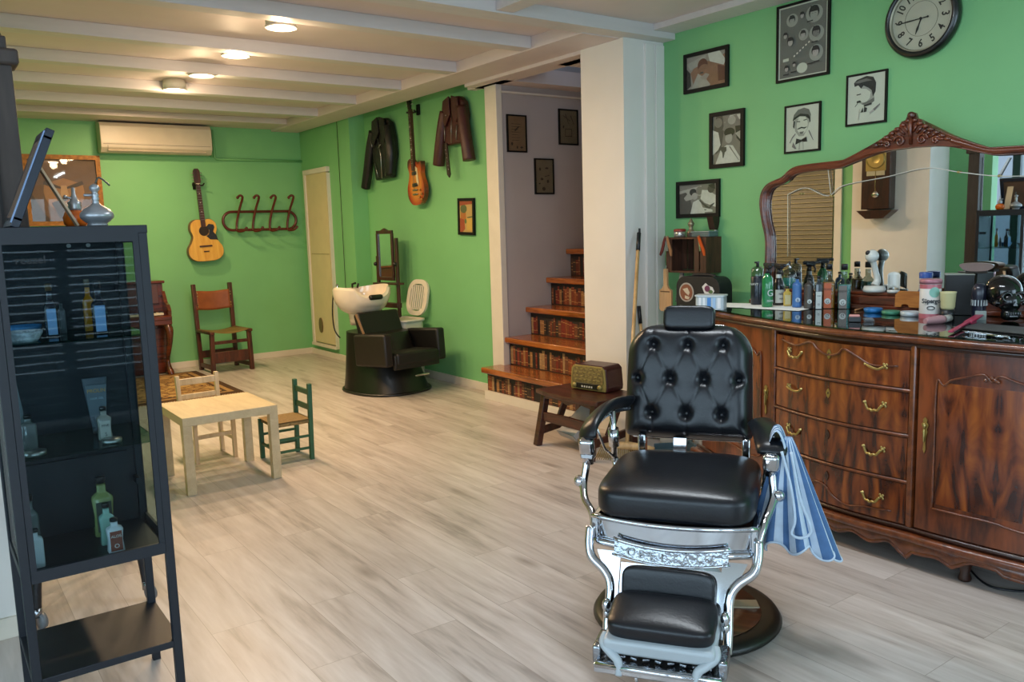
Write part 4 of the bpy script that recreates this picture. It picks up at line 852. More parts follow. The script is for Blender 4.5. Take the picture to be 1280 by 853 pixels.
picture('picture_frame', 'small framed brown print with tiny dark figures, lowest one in the stairwell', 'picture', GS, (4.592, 5.868, 1.902), .213, .308, 0, BLKF, .013, .015, KR2, pen([ell(.25, .72, .06, .05, 10), ell(.65, .75, .1, .03, 10), ell(.35, .42, .09, .04, 10), ell(.7, .35, .07, .05, 10), ell(.45, .12, .1, .06, 10), ell(.2, .28, .06, .02, 10), [(.5, .5), (.8, .55), (.8, .53), (.5, .48)]]))
# ------------------------------------------------------------------ guitar wall (x = 4.14)
picture('picture_frame', 'narrow black-framed colourful comic print hanging slightly askew on the green wall', 'picture', None, (4.135, 6.42, 1.577), .27, .33, -90, BLKF, .026, .018, mat('comic_cream', 'c79a62', .6),
 [(mat('comic_orange', 'b8622c', .6), [(.05, .35), (.1, .75), (.45, .8), (.5, .3)]), (mat('comic_red', 'a53a28', .6), [(0, 0), (.0, .45), (.35, .4), (.4, .1), (.2, 0)]), (mat('comic_olive', '5d5a3a', .6), ell(.3, .75, .25, .14)), (mat('comic_yellow', 'd9a552', .6), [(.55, .05), (.5, .45), (.95, .45), (.95, .05)]), (mat('comic_red', 'a53a28'), [(.0, .85), (.0, 1), (1, 1), (.95, .9), (.4, .88)]), (mat('comic_green', '5b6b44', .6), ell(.45, .35, .08, .08)), (mat('comic_olive', '5d5a3a'), [(.55, .48), (.95, .52), (.95, .48), (.6, .45)])], tilt=(0, 2))
def jacket(name, label, loc, rz, pts, m, sleeves, extras):
    t = thing(name, label, 'jacket', loc, rz)
    # torso
    mb = MB(); mb.prism(pts, .07, m, off=-.075); o = mb.build('body', t, bevel=.02)
    for P, r in sleeves:
        n = len(P); mb = MB(); Q = spline(P, 5); mb.tube(Q, [r[0]+(r[1]-r[0])*k/(len(Q)-1) for k in range(len(Q))], m, 14, flat=1.0); mb.build('sleeve', t)
    return t
BJ = mat('black_jacket_leather', '0c0d10', .42, noise=.2, nscale=12, bump=.8, bscale=22); RJ = mat('oxblood_leather', '3f1715', .45, noise=.15, nscale=12, bump=.7, bscale=22); ZIP = mat('zip_metal', 'a9a9a9', .3, 1.0)
# black biker jacket
t = jacket('leather_jacket', 'black leather biker jacket with silver zips hanging on the green wall', (4.13, 7.90, 2.30), -90,
 [(-.22, .18), (-.17, .27), (-.08, .31), (.12, .31), (.21, .26), (.26, .10), (.27, -.05), (.20, -.29), (-.15, -.30), (-.19, -.06)], BJ,
 [([(-.15, -.06, .20), (-.23, -.07, .02), (-.31, -.07, -.18), (-.40, -.065, -.36)], (.055, .05)), ([(.17, -.06, .22), (.22, -.075, .08), (.235, -.08, -.08), (.19, -.075, -.26)], (.05, .05))], None)
mb = MB(); mb.prism([(-.12, .3), (.0, .33), (.02, .18), (-.12, .04), (-.15, .14)], .018, BJ, off=-.1); mb.prism([(.15, .3), (.03, .33), (.05, .18), (.13, .06), (.18, .16)], .018, BJ, off=-.1); mb.build('lapels', t, bevel=.005)
mb = MB(); mb.tube([(-.03, -.085, .12), (.03, -.088, -.05), (.03, -.085, -.29)], .006, ZIP, 6); mb.tube([(-.12, -.084, -.12), (-.06, -.084, -.27)], .004, ZIP, 6); mb.tube([(.14, -.084, -.12), (.1, -.084, -.27)], .004, ZIP, 6); mb.tube([(.0, -.1, .02), (.06, -.1, .05)], .005, ZIP, 6); mb.tube([(-.13, -.1, .04), (-.15, -.1, .10)], .005, ZIP, 6); mb.build('zips', t)
# oxblood jacket
t = jacket('leather_jacket', 'oxblood red cropped leather jacket with a hanging belt, next to the white frame', (4.13, 6.50, 2.38), -90,
 [(-.17, .10), (-.13, .20), (-.06, .25), (.12, .25), (.19, .20), (.22, .08), (.17, -.16), (-.13, -.16), (-.15, .0)], RJ,
 [([(-.12, -.06, .14), (-.17, -.07, -.02), (-.225, -.07, -.2), (-.265, -.065, -.32)], (.052, .056)), ([(.16, -.06, .15), (.20, -.07, -.02), (.235, -.07, -.18), (.255, -.065, -.32)], (.052, .058))], None)
mb = MB(); mb.prism([(-.1, .23), (.0, .26), (.01, .1), (-.08, .0), (-.13, .1)], .018, RJ, off=-.1); mb.prism([(.14, .23), (.04, .26), (.04, .1), (.11, .02), (.16, .1)], .018, RJ, off=-.1); mb.build('lapels', t, bevel=.005)
mb = MB(); mb.prism([(-.11, -.14), (-.07, -.14), (-.03, -.42), (-.05, -.45), (-.085, -.42)], .01, mat('dark_belt', '241010', .4), off=-.09)
for k in range(6): mb.ball((-.09+.008*k, -.092, -.2-.035*k), .005, ZIP, 6)
mb.build('belt', t)
mb = MB(); mb.tube([(-.10, -.084, .02), (-.115, -.084, -.12)], .004, ZIP, 6); mb.tube([(.1, -.084, .0), (.08, -.084, -.13)], .004, ZIP, 6); mb.tube([(.02, -.085, .1), (.0, -.086, -.15)], .003, ZIP, 6); mb.ball((-.05, -.1, .1), .006, ZIP, 8); mb.build('zips', t)
# electric guitar
NECK = wood('rosewood', '2a140c', '4a2516', 6, .4, .2, 'z'); 
def sunburst():
    m = bpy.data.materials.new('sunburst_finish'); m.use_nodes = True; nt = m.node_tree; N, L = nt.nodes, nt.links; b = N['Principled BSDF']; b.inputs['Roughness'].default_value = .2; b.inputs['Coat Weight'].default_value = .6
    tc = N.new('ShaderNodeTexCoord'); mp = N.new('ShaderNodeMapping'); mp.inputs['Location'].default_value = (0, 0, .55); mp.inputs['Scale'].default_value = (5.4, .01, 3.9); L.new(tc.outputs['Object'], mp.inputs[0])
    g = N.new('ShaderNodeTexGradient'); g.gradient_type = 'SPHERICAL'; L.new(mp.outputs[0], g.inputs[0]); r = N.new('ShaderNodeValToRGB'); L.new(g.outputs[0], r.inputs[0]); e = r.color_ramp.elements
    e[0].position = 0; e[0].color = hexc('4a0f06'); e[1].position = .55; e[1].color = hexc('d0802a'); x = e.new(.22); x.color = hexc('a8380f'); L.new(r.outputs[0], b.inputs['Base Color']); return m
SB = sunburst()
eg = thing('electric_guitar', 'sunburst electric guitar with cream pickguard hanging between the two leather jackets', 'guitar', (4.13, 7.20, 2.06), -90, tilt=(0, -2))
body = [(p.x, p.z) for p in spline([(-.01, 0, .06), (-.06, 0, .10), (-.125, 0, .09), (-.14, 0, .03), (-.115, 0, -.04), (-.13, 0, -.10), (-.165, 0, -.18), (-.155, 0, -.27), (-.09, 0, -.335), (0, 0, -.35), (.09, 0, -.335), (.155, 0, -.27), (.165, 0, -.18), (.13, 0, -.10), (.115, 0, -.05), (.125, 0, .0), (.13, 0, .055), (.10, 0, .06), (.075, 0, .03), (.045, 0, .04), (.03, 0, .06)], 4, closed=True)]
MB().prism(body, .045, SB, off=-.075).build('body', eg, bevel=.006)
mb = MB(); mb.prism([(-.022, -.02), (.022, -.02), (.02, .56), (-.02, .56)], .03, NECK, off=-.1)
for k in range(14): mb.box((0, -.1005, .05+.036*k), (.042, .002, .0025), ZIP)
for k in (2, 4, 6, 8): mb.box((0, -.1008, .07+.054*k), (.016, .0015, .012), mat('pearl', 'cfc8b8', .3))
mb.build('neck', eg)
mb = MB(); mb.prism([(-.022, .555), (.022, .555), (.038, .64), (.03, .70), (.008, .69), (-.008, .69), (-.03, .70), (-.038, .64)], .016, mat('headstock_black', '15110f', .3), off=-.098)
for sx in (-1, 1):
    for k in range(3): mb.cyl((sx*.034, -.09, .60+.032*k), (sx*.055, -.09, .60+.032*k), .005, ZIP, seg=8); mb.ball((sx*.058, -.09, .60+.032*k), (.006, .006, .008), ZIP, 8)
mb.build('headstock', eg)
MB().prism([(.02, .02), (.055, .0), (.075, -.14), (.06, -.17), (.03, -.12), (.022, -.05)], .004, mat('cream_plastic', 'd8c69a', .3), off=-.083).build('pickguard', eg)
for z in (-.045, -.155): MB().box((0, -.082, z), (.085, .016, .032), mat('pickup_dark', '20201f', .3), bev=.003).build('pickup', eg)
mb = MB(); mb.box((0, -.084, -.205), (.085, .014, .012), ZIP, bev=.003); mb.box((0, -.084, -.245), (.09, .014, .012), ZIP, bev=.003); mb.build('bridge', eg)
for (x, z) in ((.09, -.21), (.12, -.25), (.08, -.28), (.115, -.30)): MB().lathe([(0, 0), (.011, 0), (.009, .014), (0, .015)], mat('amber_knob', 'a97a35', .3), c=(x, -.077, z), seg=12, axis=(0, -1, 0)).build('knob', eg)
mb = MB()
for k in range(6): mb.tube([(-.012+.0048*k, -.093, -.205), (-.009+.0036*k, -.103, .56)], .0005, ZIP, 4)
mb.build('strings', eg)
t = thing('guitar_hanger', 'black wall hook holding the neck of the electric guitar', 'hook', (4.14, 7.215, 2.60), -90)
mb = MB(); mb.box((0, -.01, .02), (.05, .02, .1), BLKF, bev=.004); mb.tube([(-.075, -.1, .0), (-.06, -.07, -.01), (.06, -.07, -.01), (.075, -.1, .0)], .009, RUB, 8); mb.tube([(0, -.01, .01), (0, -.07, -.01)], .008, RUB, 8); mb.build('fork', t)
# ------------------------------------------------------------------ back wall (y = 9.82)
AG = wood('spruce_top', 'cf9433', 'e2b04c', 5, .3, .4, 'z'); AGS = mat('guitar_side', '7a3f18', .35)
ag = thing('acoustic_guitar', 'honey-coloured acoustic guitar with black pickguard hung on the back wall', 'guitar', (2.735, 9.815, 1.46), 0, tilt=(0, -3))
body = [(p.x, p.z) for p in spline([(0, 0, .20), (-.08, 0, .205), (-.135, 0, .16), (-.145, 0, .09), (-.125, 0, .02), (-.15, 0, -.05), (-.19, 0, -.12), (-.185, 0, -.20), (-.12, 0, -.255), (0, 0, -.265), (.12, 0, -.255), (.185, 0, -.20), (.19, 0, -.12), (.15, 0, -.05), (.125, 0, .02), (.145, 0, .09), (.135, 0, .16), (.08, 0, .205)], 4, closed=True)]
MB().prism(body, .09, AGS, off=-.10).build('sides', ag); MB().prism([(x*.985, z*.985) for x, z in body], .004, AG, off=-.104).build('top', ag)
mb = MB(); mb.prism(ell(0, .075, .05, .05, 24), .001, mat('sound_hole', '20140d', .7), off=-.106); mb.tube([(.053*math.cos(R(a)), -.1055, .075+.053*math.sin(R(a))) for a in range(0, 360, 15)], .003, NECK, 5, closed=True); mb.build('sound_hole', ag)
MB().prism([(.03, .12), (.06, .15), (.11, .14), (.12, .11), (.10, .06), (.13, .02), (.145, -.04), (.12, -.03), (.06, -.025), (.02, .015), (.05, .035), (.06, .08)], .003, mat('black_pickguard', '1d1c20', .3, noise=.5, nscale=60), off=-.1075).build('pickguard', ag)
mb = MB(); mb.box((0, -.108, -.095), (.14, .01, .018), NECK, bev=.002); mb.box((0, -.107, -.155), (.06, .008, .012), NECK, bev=.002); mb.build('bridge', ag)
mb = MB(); mb.prism([(-.026, .12), (.026, .12), (.022, .60), (-.022, .60)], .025, NECK, off=-.112)
for k in range(14): mb.box((0, -.1125, .2+.028*k), (.044, .001, .002), ZIP)
for k in (0, 2, 4, 6): mb.ball((0, -.1125, .29+.05*k), (.005, .001, .005), mat('pearl', 'cfc8b8'), 8)
mb.build('neck', ag)
mb = MB(); mb.prism([(-.024, .595), (.024, .595), (.036, .62), (.036, .74), (.02, .765), (-.02, .765), (-.036, .74), (-.036, .62)], .014, NECK, off=-.106)
for sx in (-1, 1):
    for k in range(3): mb.cyl((sx*.034, -.1, .645+.035*k), (sx*.055, -.1, .645+.035*k), .006, ZIP, seg=8)
mb.box((0, -.113, .60), (.046, .004, .006), mat('bone_nut', 'd9d2bf', .4)); mb.build('headstock', ag)
t = thing('guitar_hanger', 'black wall hook holding the neck of the acoustic guitar', 'hook', (2.705, 9.82, 2.04), 0)
mb = MB(); mb.box((0, -.01, 0), (.06, .02, .08), BLKF, bev=.004); mb.tube([(-.06, -.13, .02), (-.055, -.09, .0), (.055, -.09, .0), (.06, -.13, .02)], .009, RUB, 8); mb.tube([(0, -.01, 0), (0, -.09, 0)], .008, RUB, 8); mb.build('fork', t)
# bentwood coat rack
BW_ = mat('bentwood_red', '571b12', .35, noise=.15, nscale=15, coat=.3)
cr_ = thing('coat_rack', 'red-brown bentwood wall coat rack with four curled hooks', 'coat rack', (3.405, 9.82, 1.64), 0)
mb = MB(); mb.tube([(p[0], -.05, p[1]) for p in rrect(.87, .21, .104, 10)], .016, BW_, 10, closed=True); mb.build('rail', cr_)
for x in (-.27, -.08, .12, .335):
    mb = MB(); mb.tube(spline([(x-.015, -.16, .265), (x+.005, -.19, .285), (x+.03, -.19, .27), (x+.032, -.16, .23), (x+.012, -.10, .12), (x-.01, -.07, .0), (x-.02, -.07, -.09), (x-.01, -.1, -.12), (x+.03, -.15, -.115), (x+.055, -.17, -.09)], 5), .014, BW_, 8); mb.ball((x-.015, -.16, .262), .018, BW_, 8); mb.ball((x+.058, -.172, -.086), .018, BW_, 8); mb.build('hook', cr_)
# air conditioner
ACM = mat('ac_plastic', 'c9bda9', .4); 
ac = thing('air_conditioner', 'long cream wall-mounted air conditioner under the ceiling beams', 'air conditioner', (2.30, 9.82, 2.37), 0)
mb = MB(); mb.prism([(-.0, .02), (-.04, 0), (-.15, .0), (-.205, .05), (-.21, .10), (-.205, .27), (-.17, .31), (-.02, .325), (0, .32)], 1.13, ACM, 'yz', off=-.565); mb.build('body', ac, bevel=.008)
MB().box((0, -.208, .085), (1.09, .006, .004), mat('ac_gap', '7b7263', .6)).build('seam', ac); MB().box((0, -.175, .033), (1.0, .05, .004), mat('ac_flap', 'bdb29e', .4), rot=(40, 0, 0)).build('flap', ac)
MB().box((-.50, -.208, .045), (.004, .004, .05), mat('ac_gap', '7b7263')).build('indicator', ac)
# large painting in a gilt frame
GOLD = mat('gilt_frame', '8a5a1a', .5, .3, noise=.3, nscale=30, bump=1, bscale=40)
PB = mat('paint_brown', '6b4a38', .6, noise=.15, nscale=5); PB2 = mat('paint_dark', '47322a', .6, noise=.1, nscale=8); PB3 = mat('paint_tan', '9a6a4a', .6, noise=.1, nscale=8); PB4 = mat('paint_light', 'b98c6c', .6)
picture('painting', 'large brown painted portrait of a bearded face in a gilt frame', 'painting', None, (1.38, 9.815, 1.985), .72, .72, 0, GOLD, .045, .035, PB,
 [(PB2, [(0, 0), (0, .5), (.2, .1), (.3, 0)]), (PB3, ell(.5, .48, .3, .34)), (PB, [(.2, .6), (.3, .95), (.7, .95), (.8, .6), (.5, .7)]), (PB2, [(.22, .66), (.45, .56), (.48, .52), (.3, .56), (.2, .6)]), (PB2, [(.78, .66), (.55, .56), (.52, .52), (.7, .56), (.8, .6)]), (PB4, [(.46, .58), (.54, .58), (.56, .4), (.44, .4)]), (PB2, [(.4, .38), (.6, .38), (.5, .33)]), (PB2, [(.3, .3), (.4, .34), (.5, .2), (.6, .34), (.7, .3), (.6, .05), (.4, .05)]), (PB4, [(.44, .3), (.56, .3), (.5, .14)]), (PB, [(.45, .16), (.55, .16), (.5, .02)]), (PB4, ell(.36, .52, .04, .02)), (PB4, ell(.64, .52, .04, .02)), (PB3, [(.7, .2), (.9, .0), (1, 0), (1, .3)])])
# ------------------------------------------------------------------ dark wooden chair at the back wall
DKW = wood('dark_chair_wood', '2c130b', '5e2c18', 6, .45, .2, 'z'); TANL = mat('tan_leather', '8a4a26', .45, noise=.12, nscale=10); TANL2 = mat('olive_leather', '7a6434', .5, noise=.15, nscale=10)
ch = thing('wooden_chair', 'dark wooden chair with brown leather backrest and sling seat against the back wall', 'chair', (2.745, 9.31, 0), 4)
for sx in (-1, 1):
    MB().bar((sx*.20, .20, 0), (sx*.205, .26, .95), .042, .05, DKW, bev=.006).build('rear_leg', ch)
    mb = MB(); mb.bar((sx*.215, -.20, 0), (sx*.205, -.20, .43), .045, .045, DKW, bev=.005); mb.build('leg', ch)
    MB().bar((sx*.21, -.24, .44), (sx*.205, .22, .44), .05, .03, DKW, bev=.006).build('side_rail', ch); MB().bar((sx*.21, -.2, .06), (sx*.2, .2, .06), .03, .045, DKW, bev=.004).build('side_stretcher', ch)
    mb = MB()
    for z in (.70, .73, .82, .85): mb.ball((sx*.185, .205, z), .007, BRASS, 8)
    mb.build('studs', ch)
mb = MB(); mb.box((0, -.20, .17), (.38, .03, .12), DKW, bev=.006); mb.box((0, -.20, .33), (.38, .022, .035), DKW, bev=.004)
for x in (-.12, -.04, .04, .12): mb.box((x, -.217, .17), (.05, .004, .04), DKW, bev=.002)
mb.build('front_rail', ch)
MB().box((0, .21, .17), (.38, .025, .08), DKW).build('rear_rail', ch)
mb = MB(); mb.grid(lambda a, b: ((a-.5)*.42, -.22+.42*b, .455-.03*math.sin(math.pi*a)), 12, 8, TANL2); mb.build('seat', ch, solid=.008)
mb = MB(); mb.grid(lambda a, b: ((a-.5)*.40, .22+.02*b+.02*math.sin(math.pi*a), .66+.21*b+.006*math.cos(a*6.28)), 12, 8, TANL); mb.build('backrest', ch, solid=.01)
# ------------------------------------------------------------------ upright piano, right end showing past the cabinet
PW = wood('piano_wood', '35150c', '6b2f1c', 5, .25, .6, 'x'); IV = mat('ivory', 'd9cfba', .3); EB = mat('ebony', '121010', .25)
pn = thing('upright_piano', 'small reddish brown upright piano with curved legs on the patterned rug', 'piano', (1.62, 9.80, 0), 0)
mb = MB(); mb.box((0, -.13, .5), (1.16, .26, .98), PW, bev=.008); mb.box((0, -.14, 1.0), (1.2, .30, .03), PW, bev=.01); mb.build('case', pn)
mb = MB(); mb.box((0, -.33, .60), (1.2, .30, .10), PW, bev=.01); mb.box((0, -.47, .625), (1.2, .04, .05), PW, bev=.012); mb.build('keybed', pn)
for sx in (-1, 1): MB().prism([(-.26, .65), (-.48, .65), (-.49, .70), (-.44, .76), (-.36, .78), (-.30, .86), (-.26, .9)], .035, PW, 'yz', off=sx*.58-.0175).build('cheek', pn)
mb = MB()
for k in range(44): mb.box((-.54+.0245*k, -.385, .668), (.0232, .14, .02), IV)
mb.build('white_keys', pn)['kind'] = 'stuff'
mb = MB()
for k in range(44):
    if k % 7 in (0, 1, 3, 4, 5): mb.box((-.528+.0245*k, -.355, .684), (.012, .085, .016), EB)
mb.build('black_keys', pn)['kind'] = 'stuff'
MB().box((0, -.275, .88), (1.05, .02, .22), mat('piano_panel', '4c2015', .3, coat=.4), bev=.004, rot=(-8, 0, 0)).build('music_panel', pn)
for sx in (-1, 1):
    mb = MB(); mb.tube(spline([(sx*.55, -.42, .56), (sx*.57, -.45, .48), (sx*.56, -.44, .34), (sx*.54, -.41, .18), (sx*.545, -.42, .07), (sx*.56, -.45, .0)], 5), [.045, .045, .045, .043, .042, .04, .038, .035, .033, .032, .03, .028, .026, .024, .022, .02, .02, .022, .024, .026, .03, .034, .036, .034, .03, .028], PW, 10); mb.build('leg', pn)
mb = MB()
for x in (-.05, .05): mb.box((x, -.29, .06), (.04, .10, .012), BRASS, bev=.004)
mb.build('pedals', pn)
# rug
def rug_mat():
    m = bpy.data.materials.new('rug_pattern'); m.use_nodes = True; nt = m.node_tree; N, L = nt.nodes, nt.links; b = N['Principled BSDF']; b.inputs['Roughness'].default_value = .95
    tc = N.new('ShaderNodeTexCoord'); n = N.new('ShaderNodeTexVoronoi'); n.inputs['Scale'].default_value = 9; n.feature = 'DISTANCE_TO_EDGE'; L.new(tc.outputs['Object'], n.inputs[0])
    w = N.new('ShaderNodeTexNoise'); w.inputs['Scale'].default_value = 7; w.inputs['Distortion'].default_value = 2.5; L.new(tc.outputs['Object'], w.inputs[0])
    a = N.new('ShaderNodeMath'); a.operation = 'MULTIPLY_ADD'; a.inputs[1].default_value = 1.8; L.new(n.outputs[0], a.inputs[0]); L.new(w.outputs[0], a.inputs[2])
    r = N.new('ShaderNodeValToRGB'); r.color_ramp.interpolation = 'CONSTANT'; L.new(a.outputs[0], r.inputs[0]); e = r.color_ramp.elements; e[0].color = hexc('35200f'); e[1].position = .55; e[1].color = hexc('96703c'); x = e.new(.48); x.color = hexc('6b4424'); y = e.new(.68); y.color = hexc('5b3c1f'); z = e.new(.76); z.color = hexc('b08a52')
    L.new(r.outputs[0], b.inputs['Base Color']); return m
RG = rug_mat(); RGB_ = mat('rug_border', '43280f', .95, noise=.2, nscale=40); RGB2 = mat('rug_border_tan', '9c7746', .95, noise=.2, nscale=40)
rg = thing('rug', 'brown and tan patterned rug on the floor in front of the piano', 'rug', (1.62, 8.62, 0), 0)
MB().box((0, 0, .004), (1.66, 1.62, .008), RGB_, bev=.002).build('border', rg); MB().box((0, 0, .0075), (1.52, 1.48, .004), RGB2).build('inner_border', rg); MB().box((0, 0, .008), (1.42, 1.38, .005), RGB_).build('line', rg); MB().box((0, 0, .0085), (1.36, 1.32, .0065), RG).build('field', rg)
mb = MB()
for k in range(70): mb.box((-.82+.0238*k, -.825, .003), (.006, .035, .004), RGB2, rot=(0, 0, rnd.uniform(-15, 15)))
mb.build('fringe', rg)['kind'] = 'stuff'
# ------------------------------------------------------------------ square birch table and two children's chairs
LK = wood('birch_foil', 'c2ad88', 'd2bf99', 5, .45, .1, 'y', stretch=6)
tb = thing('side_table', 'square birch-coloured low table with thick square legs', 'table', (1.43, 5.095, 0), 0)
MB().box((0, 0, .425), (.55, .55, .05), LK, bev=.002).build('tabletop', tb)
for sx in (-1, 1):
    for sy in (-1, 1): MB().box((sx*.25, sy*.25, .2), (.05, .05, .4), LK, bev=.001).build('leg', tb)
PINE = wood('pale_pine', 'c0aa88', 'd8c6a6', 5, .5, .1, 'z')
c2 = thing('child_chair', "small pale wooden child's chair pushed in behind the birch table", 'chair', (1.51, 5.62, 0), 3)
for sx in (-1, 1):
    MB().bar((sx*.125, .12, 0), (sx*.13, .16, .545), .026, .03, PINE, bev=.003).build('rear_leg', c2)
    MB().bar((sx*.125, -.12, 0), (sx*.125, -.12, .27), .026, .026, PINE, bev=.003).build('leg', c2)
    MB().bar((sx*.125, -.12, .13), (sx*.125, .125, .13), .016, .022, PINE).build('stretcher', c2)
MB().box((0, .155, .50), (.24, .016, .045), PINE, bev=.004).build('back_rail', c2); MB().box((0, .148, .40), (.24, .014, .035), PINE, bev=.004).build('back_rail', c2)
MB().box((0, 0, .28), (.28, .28, .02), PINE, bev=.005).build('seat', c2); MB().bar((-.125, -.12, .17), (.125, -.12, .17), .016, .025, PINE).build('stretcher', c2)
GPA = mat('dark_green_paint', '2c5a3c', .45, noise=.1, nscale=20); STRAW = mat('straw', '8f7446', .8, noise=.35, nscale=60, bump=1, bscale=120, stretch=(1, 8, 1))
c3 = thing('child_chair', "small green-painted child's chair with a straw seat beside the birch table", 'chair', (1.895, 5.22, 0), 0)
# faces left/away: back on the right (+x) side
for sy in (-1, 1):
    MB().bar((.115, sy*.125, 0), (.125, sy*.125, .50), .028, .028, GPA, bev=.004).build('rear_leg', c3)
    MB().bar((-.125, sy*.125, 0), (-.125, sy*.125, .265), .028, .028, GPA, bev=.004).build('leg', c3)
    for z in (.08, .16): MB().bar((-.125, sy*.125, z), (.115, sy*.125, z), .015, .015, GPA).build('stretcher', c3)
for z in (.34, .44): MB().bar((.125, -.125, z), (.125, .125, z), .014, .036, GPA, bev=.003).build('back_rail', c3)
MB().bar((-.125, -.125, .1), (-.125, .125, .1), .015, .015, GPA).build('stretcher', c3)
mb = MB(); mb.grid(lambda a, b: (-.135+.26*a, -.135+.27*b, .272-.012*math.sin(math.pi*a)*math.sin(math.pi*b)), 8, 8, STRAW); mb.box((0, 0, .255), (.25, .26, .025), STRAW, bev=.008); mb.build('seat', c3)
# ------------------------------------------------------------------ backwash unit
BV = mat('black_vinyl', '080707', .5, noise=.1, nscale=10); BVM = mat('black_vinyl_lit', '120c09', .5); PORC = mat('white_porcelain', 'e0d3c0', .12, coat=.6); BSH = mat('black_shell', '0e0c0a', .36, coat=.1)
wu = thing('shampoo_chair', 'black salon backwash chair on a bell-shaped base with a white shampoo basin', 'shampoo chair', (3.53, 6.98, 0), 8); wu.scale = (.93, .93, .97)
mb = MB()
def shell(a, b):
    t = 2*math.pi*a; r = [.40, .385, .36, .34, .325, .31][0]
    z = b*.56; s_ = 1-.28*(b**.8); x = .385*s_*math.copysign(abs(math.cos(t))**.8, math.cos(t)); y = .44*s_*math.copysign(abs(math.sin(t))**.8, math.sin(t))+.12*b
    return (x, y-.0, z)
mb.grid(shell, 40, 10, BSH, closeu=True); mb.prism([(shell(k/40, 1)[0], shell(k/40, 1)[1]) for k in range(40)], .005, BSH, 'xy', off=.556); mb.tube([(shell(k/40, 0)[0]*1.01, shell(k/40, 0)[1]*1.01, .012) for k in range(40)], .014, BSH, 6, closed=True); mb.build('base', wu)
mb = MB(); mb.box((0, -.30, .345), (.50, .50, .12), BV, bev=.025, rot=(-3, 0, 0)); mb.build('seat', wu)
mb = MB(); mb.box((0, .06, .56), (.50, .085, .40), BV, bev=.025, rot=(-22, 0, 0)); mb.build('backrest', wu)
for sx in (-1, 1):
    mb = MB(); mb.box((sx*.315, -.26, .43), (.10, .52, .30), BVM if sx < 0 else BV, bev=.022, rot=(-4, 0, 0)); mb.build('armrest', wu)  # left arm is the same vinyl, its lit brown tone put into the colour
MB().box((0, -.52, .33), (.54, .04, .14), BV, bev=.015).build('front_panel', wu)
mb = MB()
def bowl(a, b, off=0):
    t = 2*math.pi*a; ph = b*math.pi/2
    r = math.sin(ph)**.75; x = (.315-off)*r*math.cos(t); y = (.25-off)*r*math.sin(t)
    z = .955-.255*math.cos(ph)**.9 if b < 1 else .955
    z += .015*math.cos(2*t)*b
    if math.sin(t) < -.75 and b > .6: z -= .07*(b-.6)/.4*((-math.sin(t)-.75)/.25)**.5   # neck cut-out
    return (x, y+.36, z+off)
mb.grid(lambda a, b: bowl(a, b), 60, 22, PORC, closeu=True); mb.grid(lambda a, b: bowl(a, b, .022), 60, 22, PORC, closeu=True)
mb.grid(lambda a, b: tuple(Vector(bowl(a, 1)).lerp(Vector(bowl(a, 1, .022)), b)), 60, 2, PORC, closeu=True); mb.lathe([(.16, .0), (.15, -.06), (.14, -.12), (0, -.12)], PORC, c=(0, .36, .73), seg=30, sy=.8); mb.build('basin', wu)
mb = MB(); mb.box((0, .115, .885), (.16, .05, .05), RUB, bev=.02); mb.build('neck_rest', wu)
mb = MB(); mb.cyl((-.2, .5, .96), (-.2, .5, 1.0), .015, CHROME); mb.ball((-.2, .5, 1.0), .016, CHROME, 10); mb.tube([(.02, .56, .96), (.02, .56, 1.0), (.02, .5, 1.01)], .011, RUB, 8); mb.tube([(.08, .56, .96), (.08, .54, 1.0)], .011, RUB, 8); mb.build('taps', wu)
mb = MB(); mb.tube(spline([(-.24, .52, .93), (-.25, .54, .72), (-.24, .53, .56), (-.20, .50, .48)], 5), .007, RUB, 6); mb.build('hose', wu)
mb = MB(); mb.box((0, -.60, .20), (.16, .02, .015), CHROME, bev=.004); mb.build('foot_lever', wu)
mb = MB(); mb.bar((-.255, .10, .74), (-.255, -.02, .56), .02, .012, mat('tan_edge', '8a6a50', .4)); mb.build('trim_strip', wu)
# slim dark valet mirror on a stand between basin and wall
DW2 = wood('dark_stand_wood', '25130c', '46241a', 6, .45, .2, 'z')
t = thing('valet_mirror', 'dark wooden valet stand with a narrow pivoting mirror behind the shampoo chair', 'mirror', (3.95, 7.66, 0), -80)
for sx in (-1, 1): MB().bar((sx*.16, 0, .03), (sx*.16, 0, 1.40 if sx > 0 else 1.22), .03, .03, DW2, bev=.004).build('post', t)
pic = MB()
for (c_, d_) in (((0, -.02, 1.46), (.26, .025, .035)), ((0, -.02, .99), (.26, .025, .035)), ((-.12, -.02, 1.225), (.03, .025, .45)), ((.12, -.02, 1.225), (.03, .025, .45))): pic.box(c_, d_, DW2, bev=.004)
pic.prism([(-.08, 1.47), (0, 1.50), (.08, 1.47)], .02, DW2, off=-.03); pic.build('mirror_frame', t)
MB().box((0, -.015, 1.225), (.21, .006, .44), MIRR).build('mirror_glass', t)
for sx in (-1, 1): MB().ball((sx*.16, -.03, 1.14), .022, RUB, 10).build('pivot_knob', t)
MB().box((0, 0, .94), (.40, .10, .02), DW2, bev=.004).build('shelf', t); MB().box((0, 0, .72), (.34, .06, .05), DW2, bev=.004).build('cross_rail', t); MB().box((0, 0, .3), (.30, .03, .04), DW2).build('cross_rail', t)
MB().box((-.14, 0, .02), (.05, .30, .04), DW2, bev=.006).build('foot', t); MB().box((.14, 0, .02), (.05, .30, .04), DW2, bev=.006).build('foot', t)
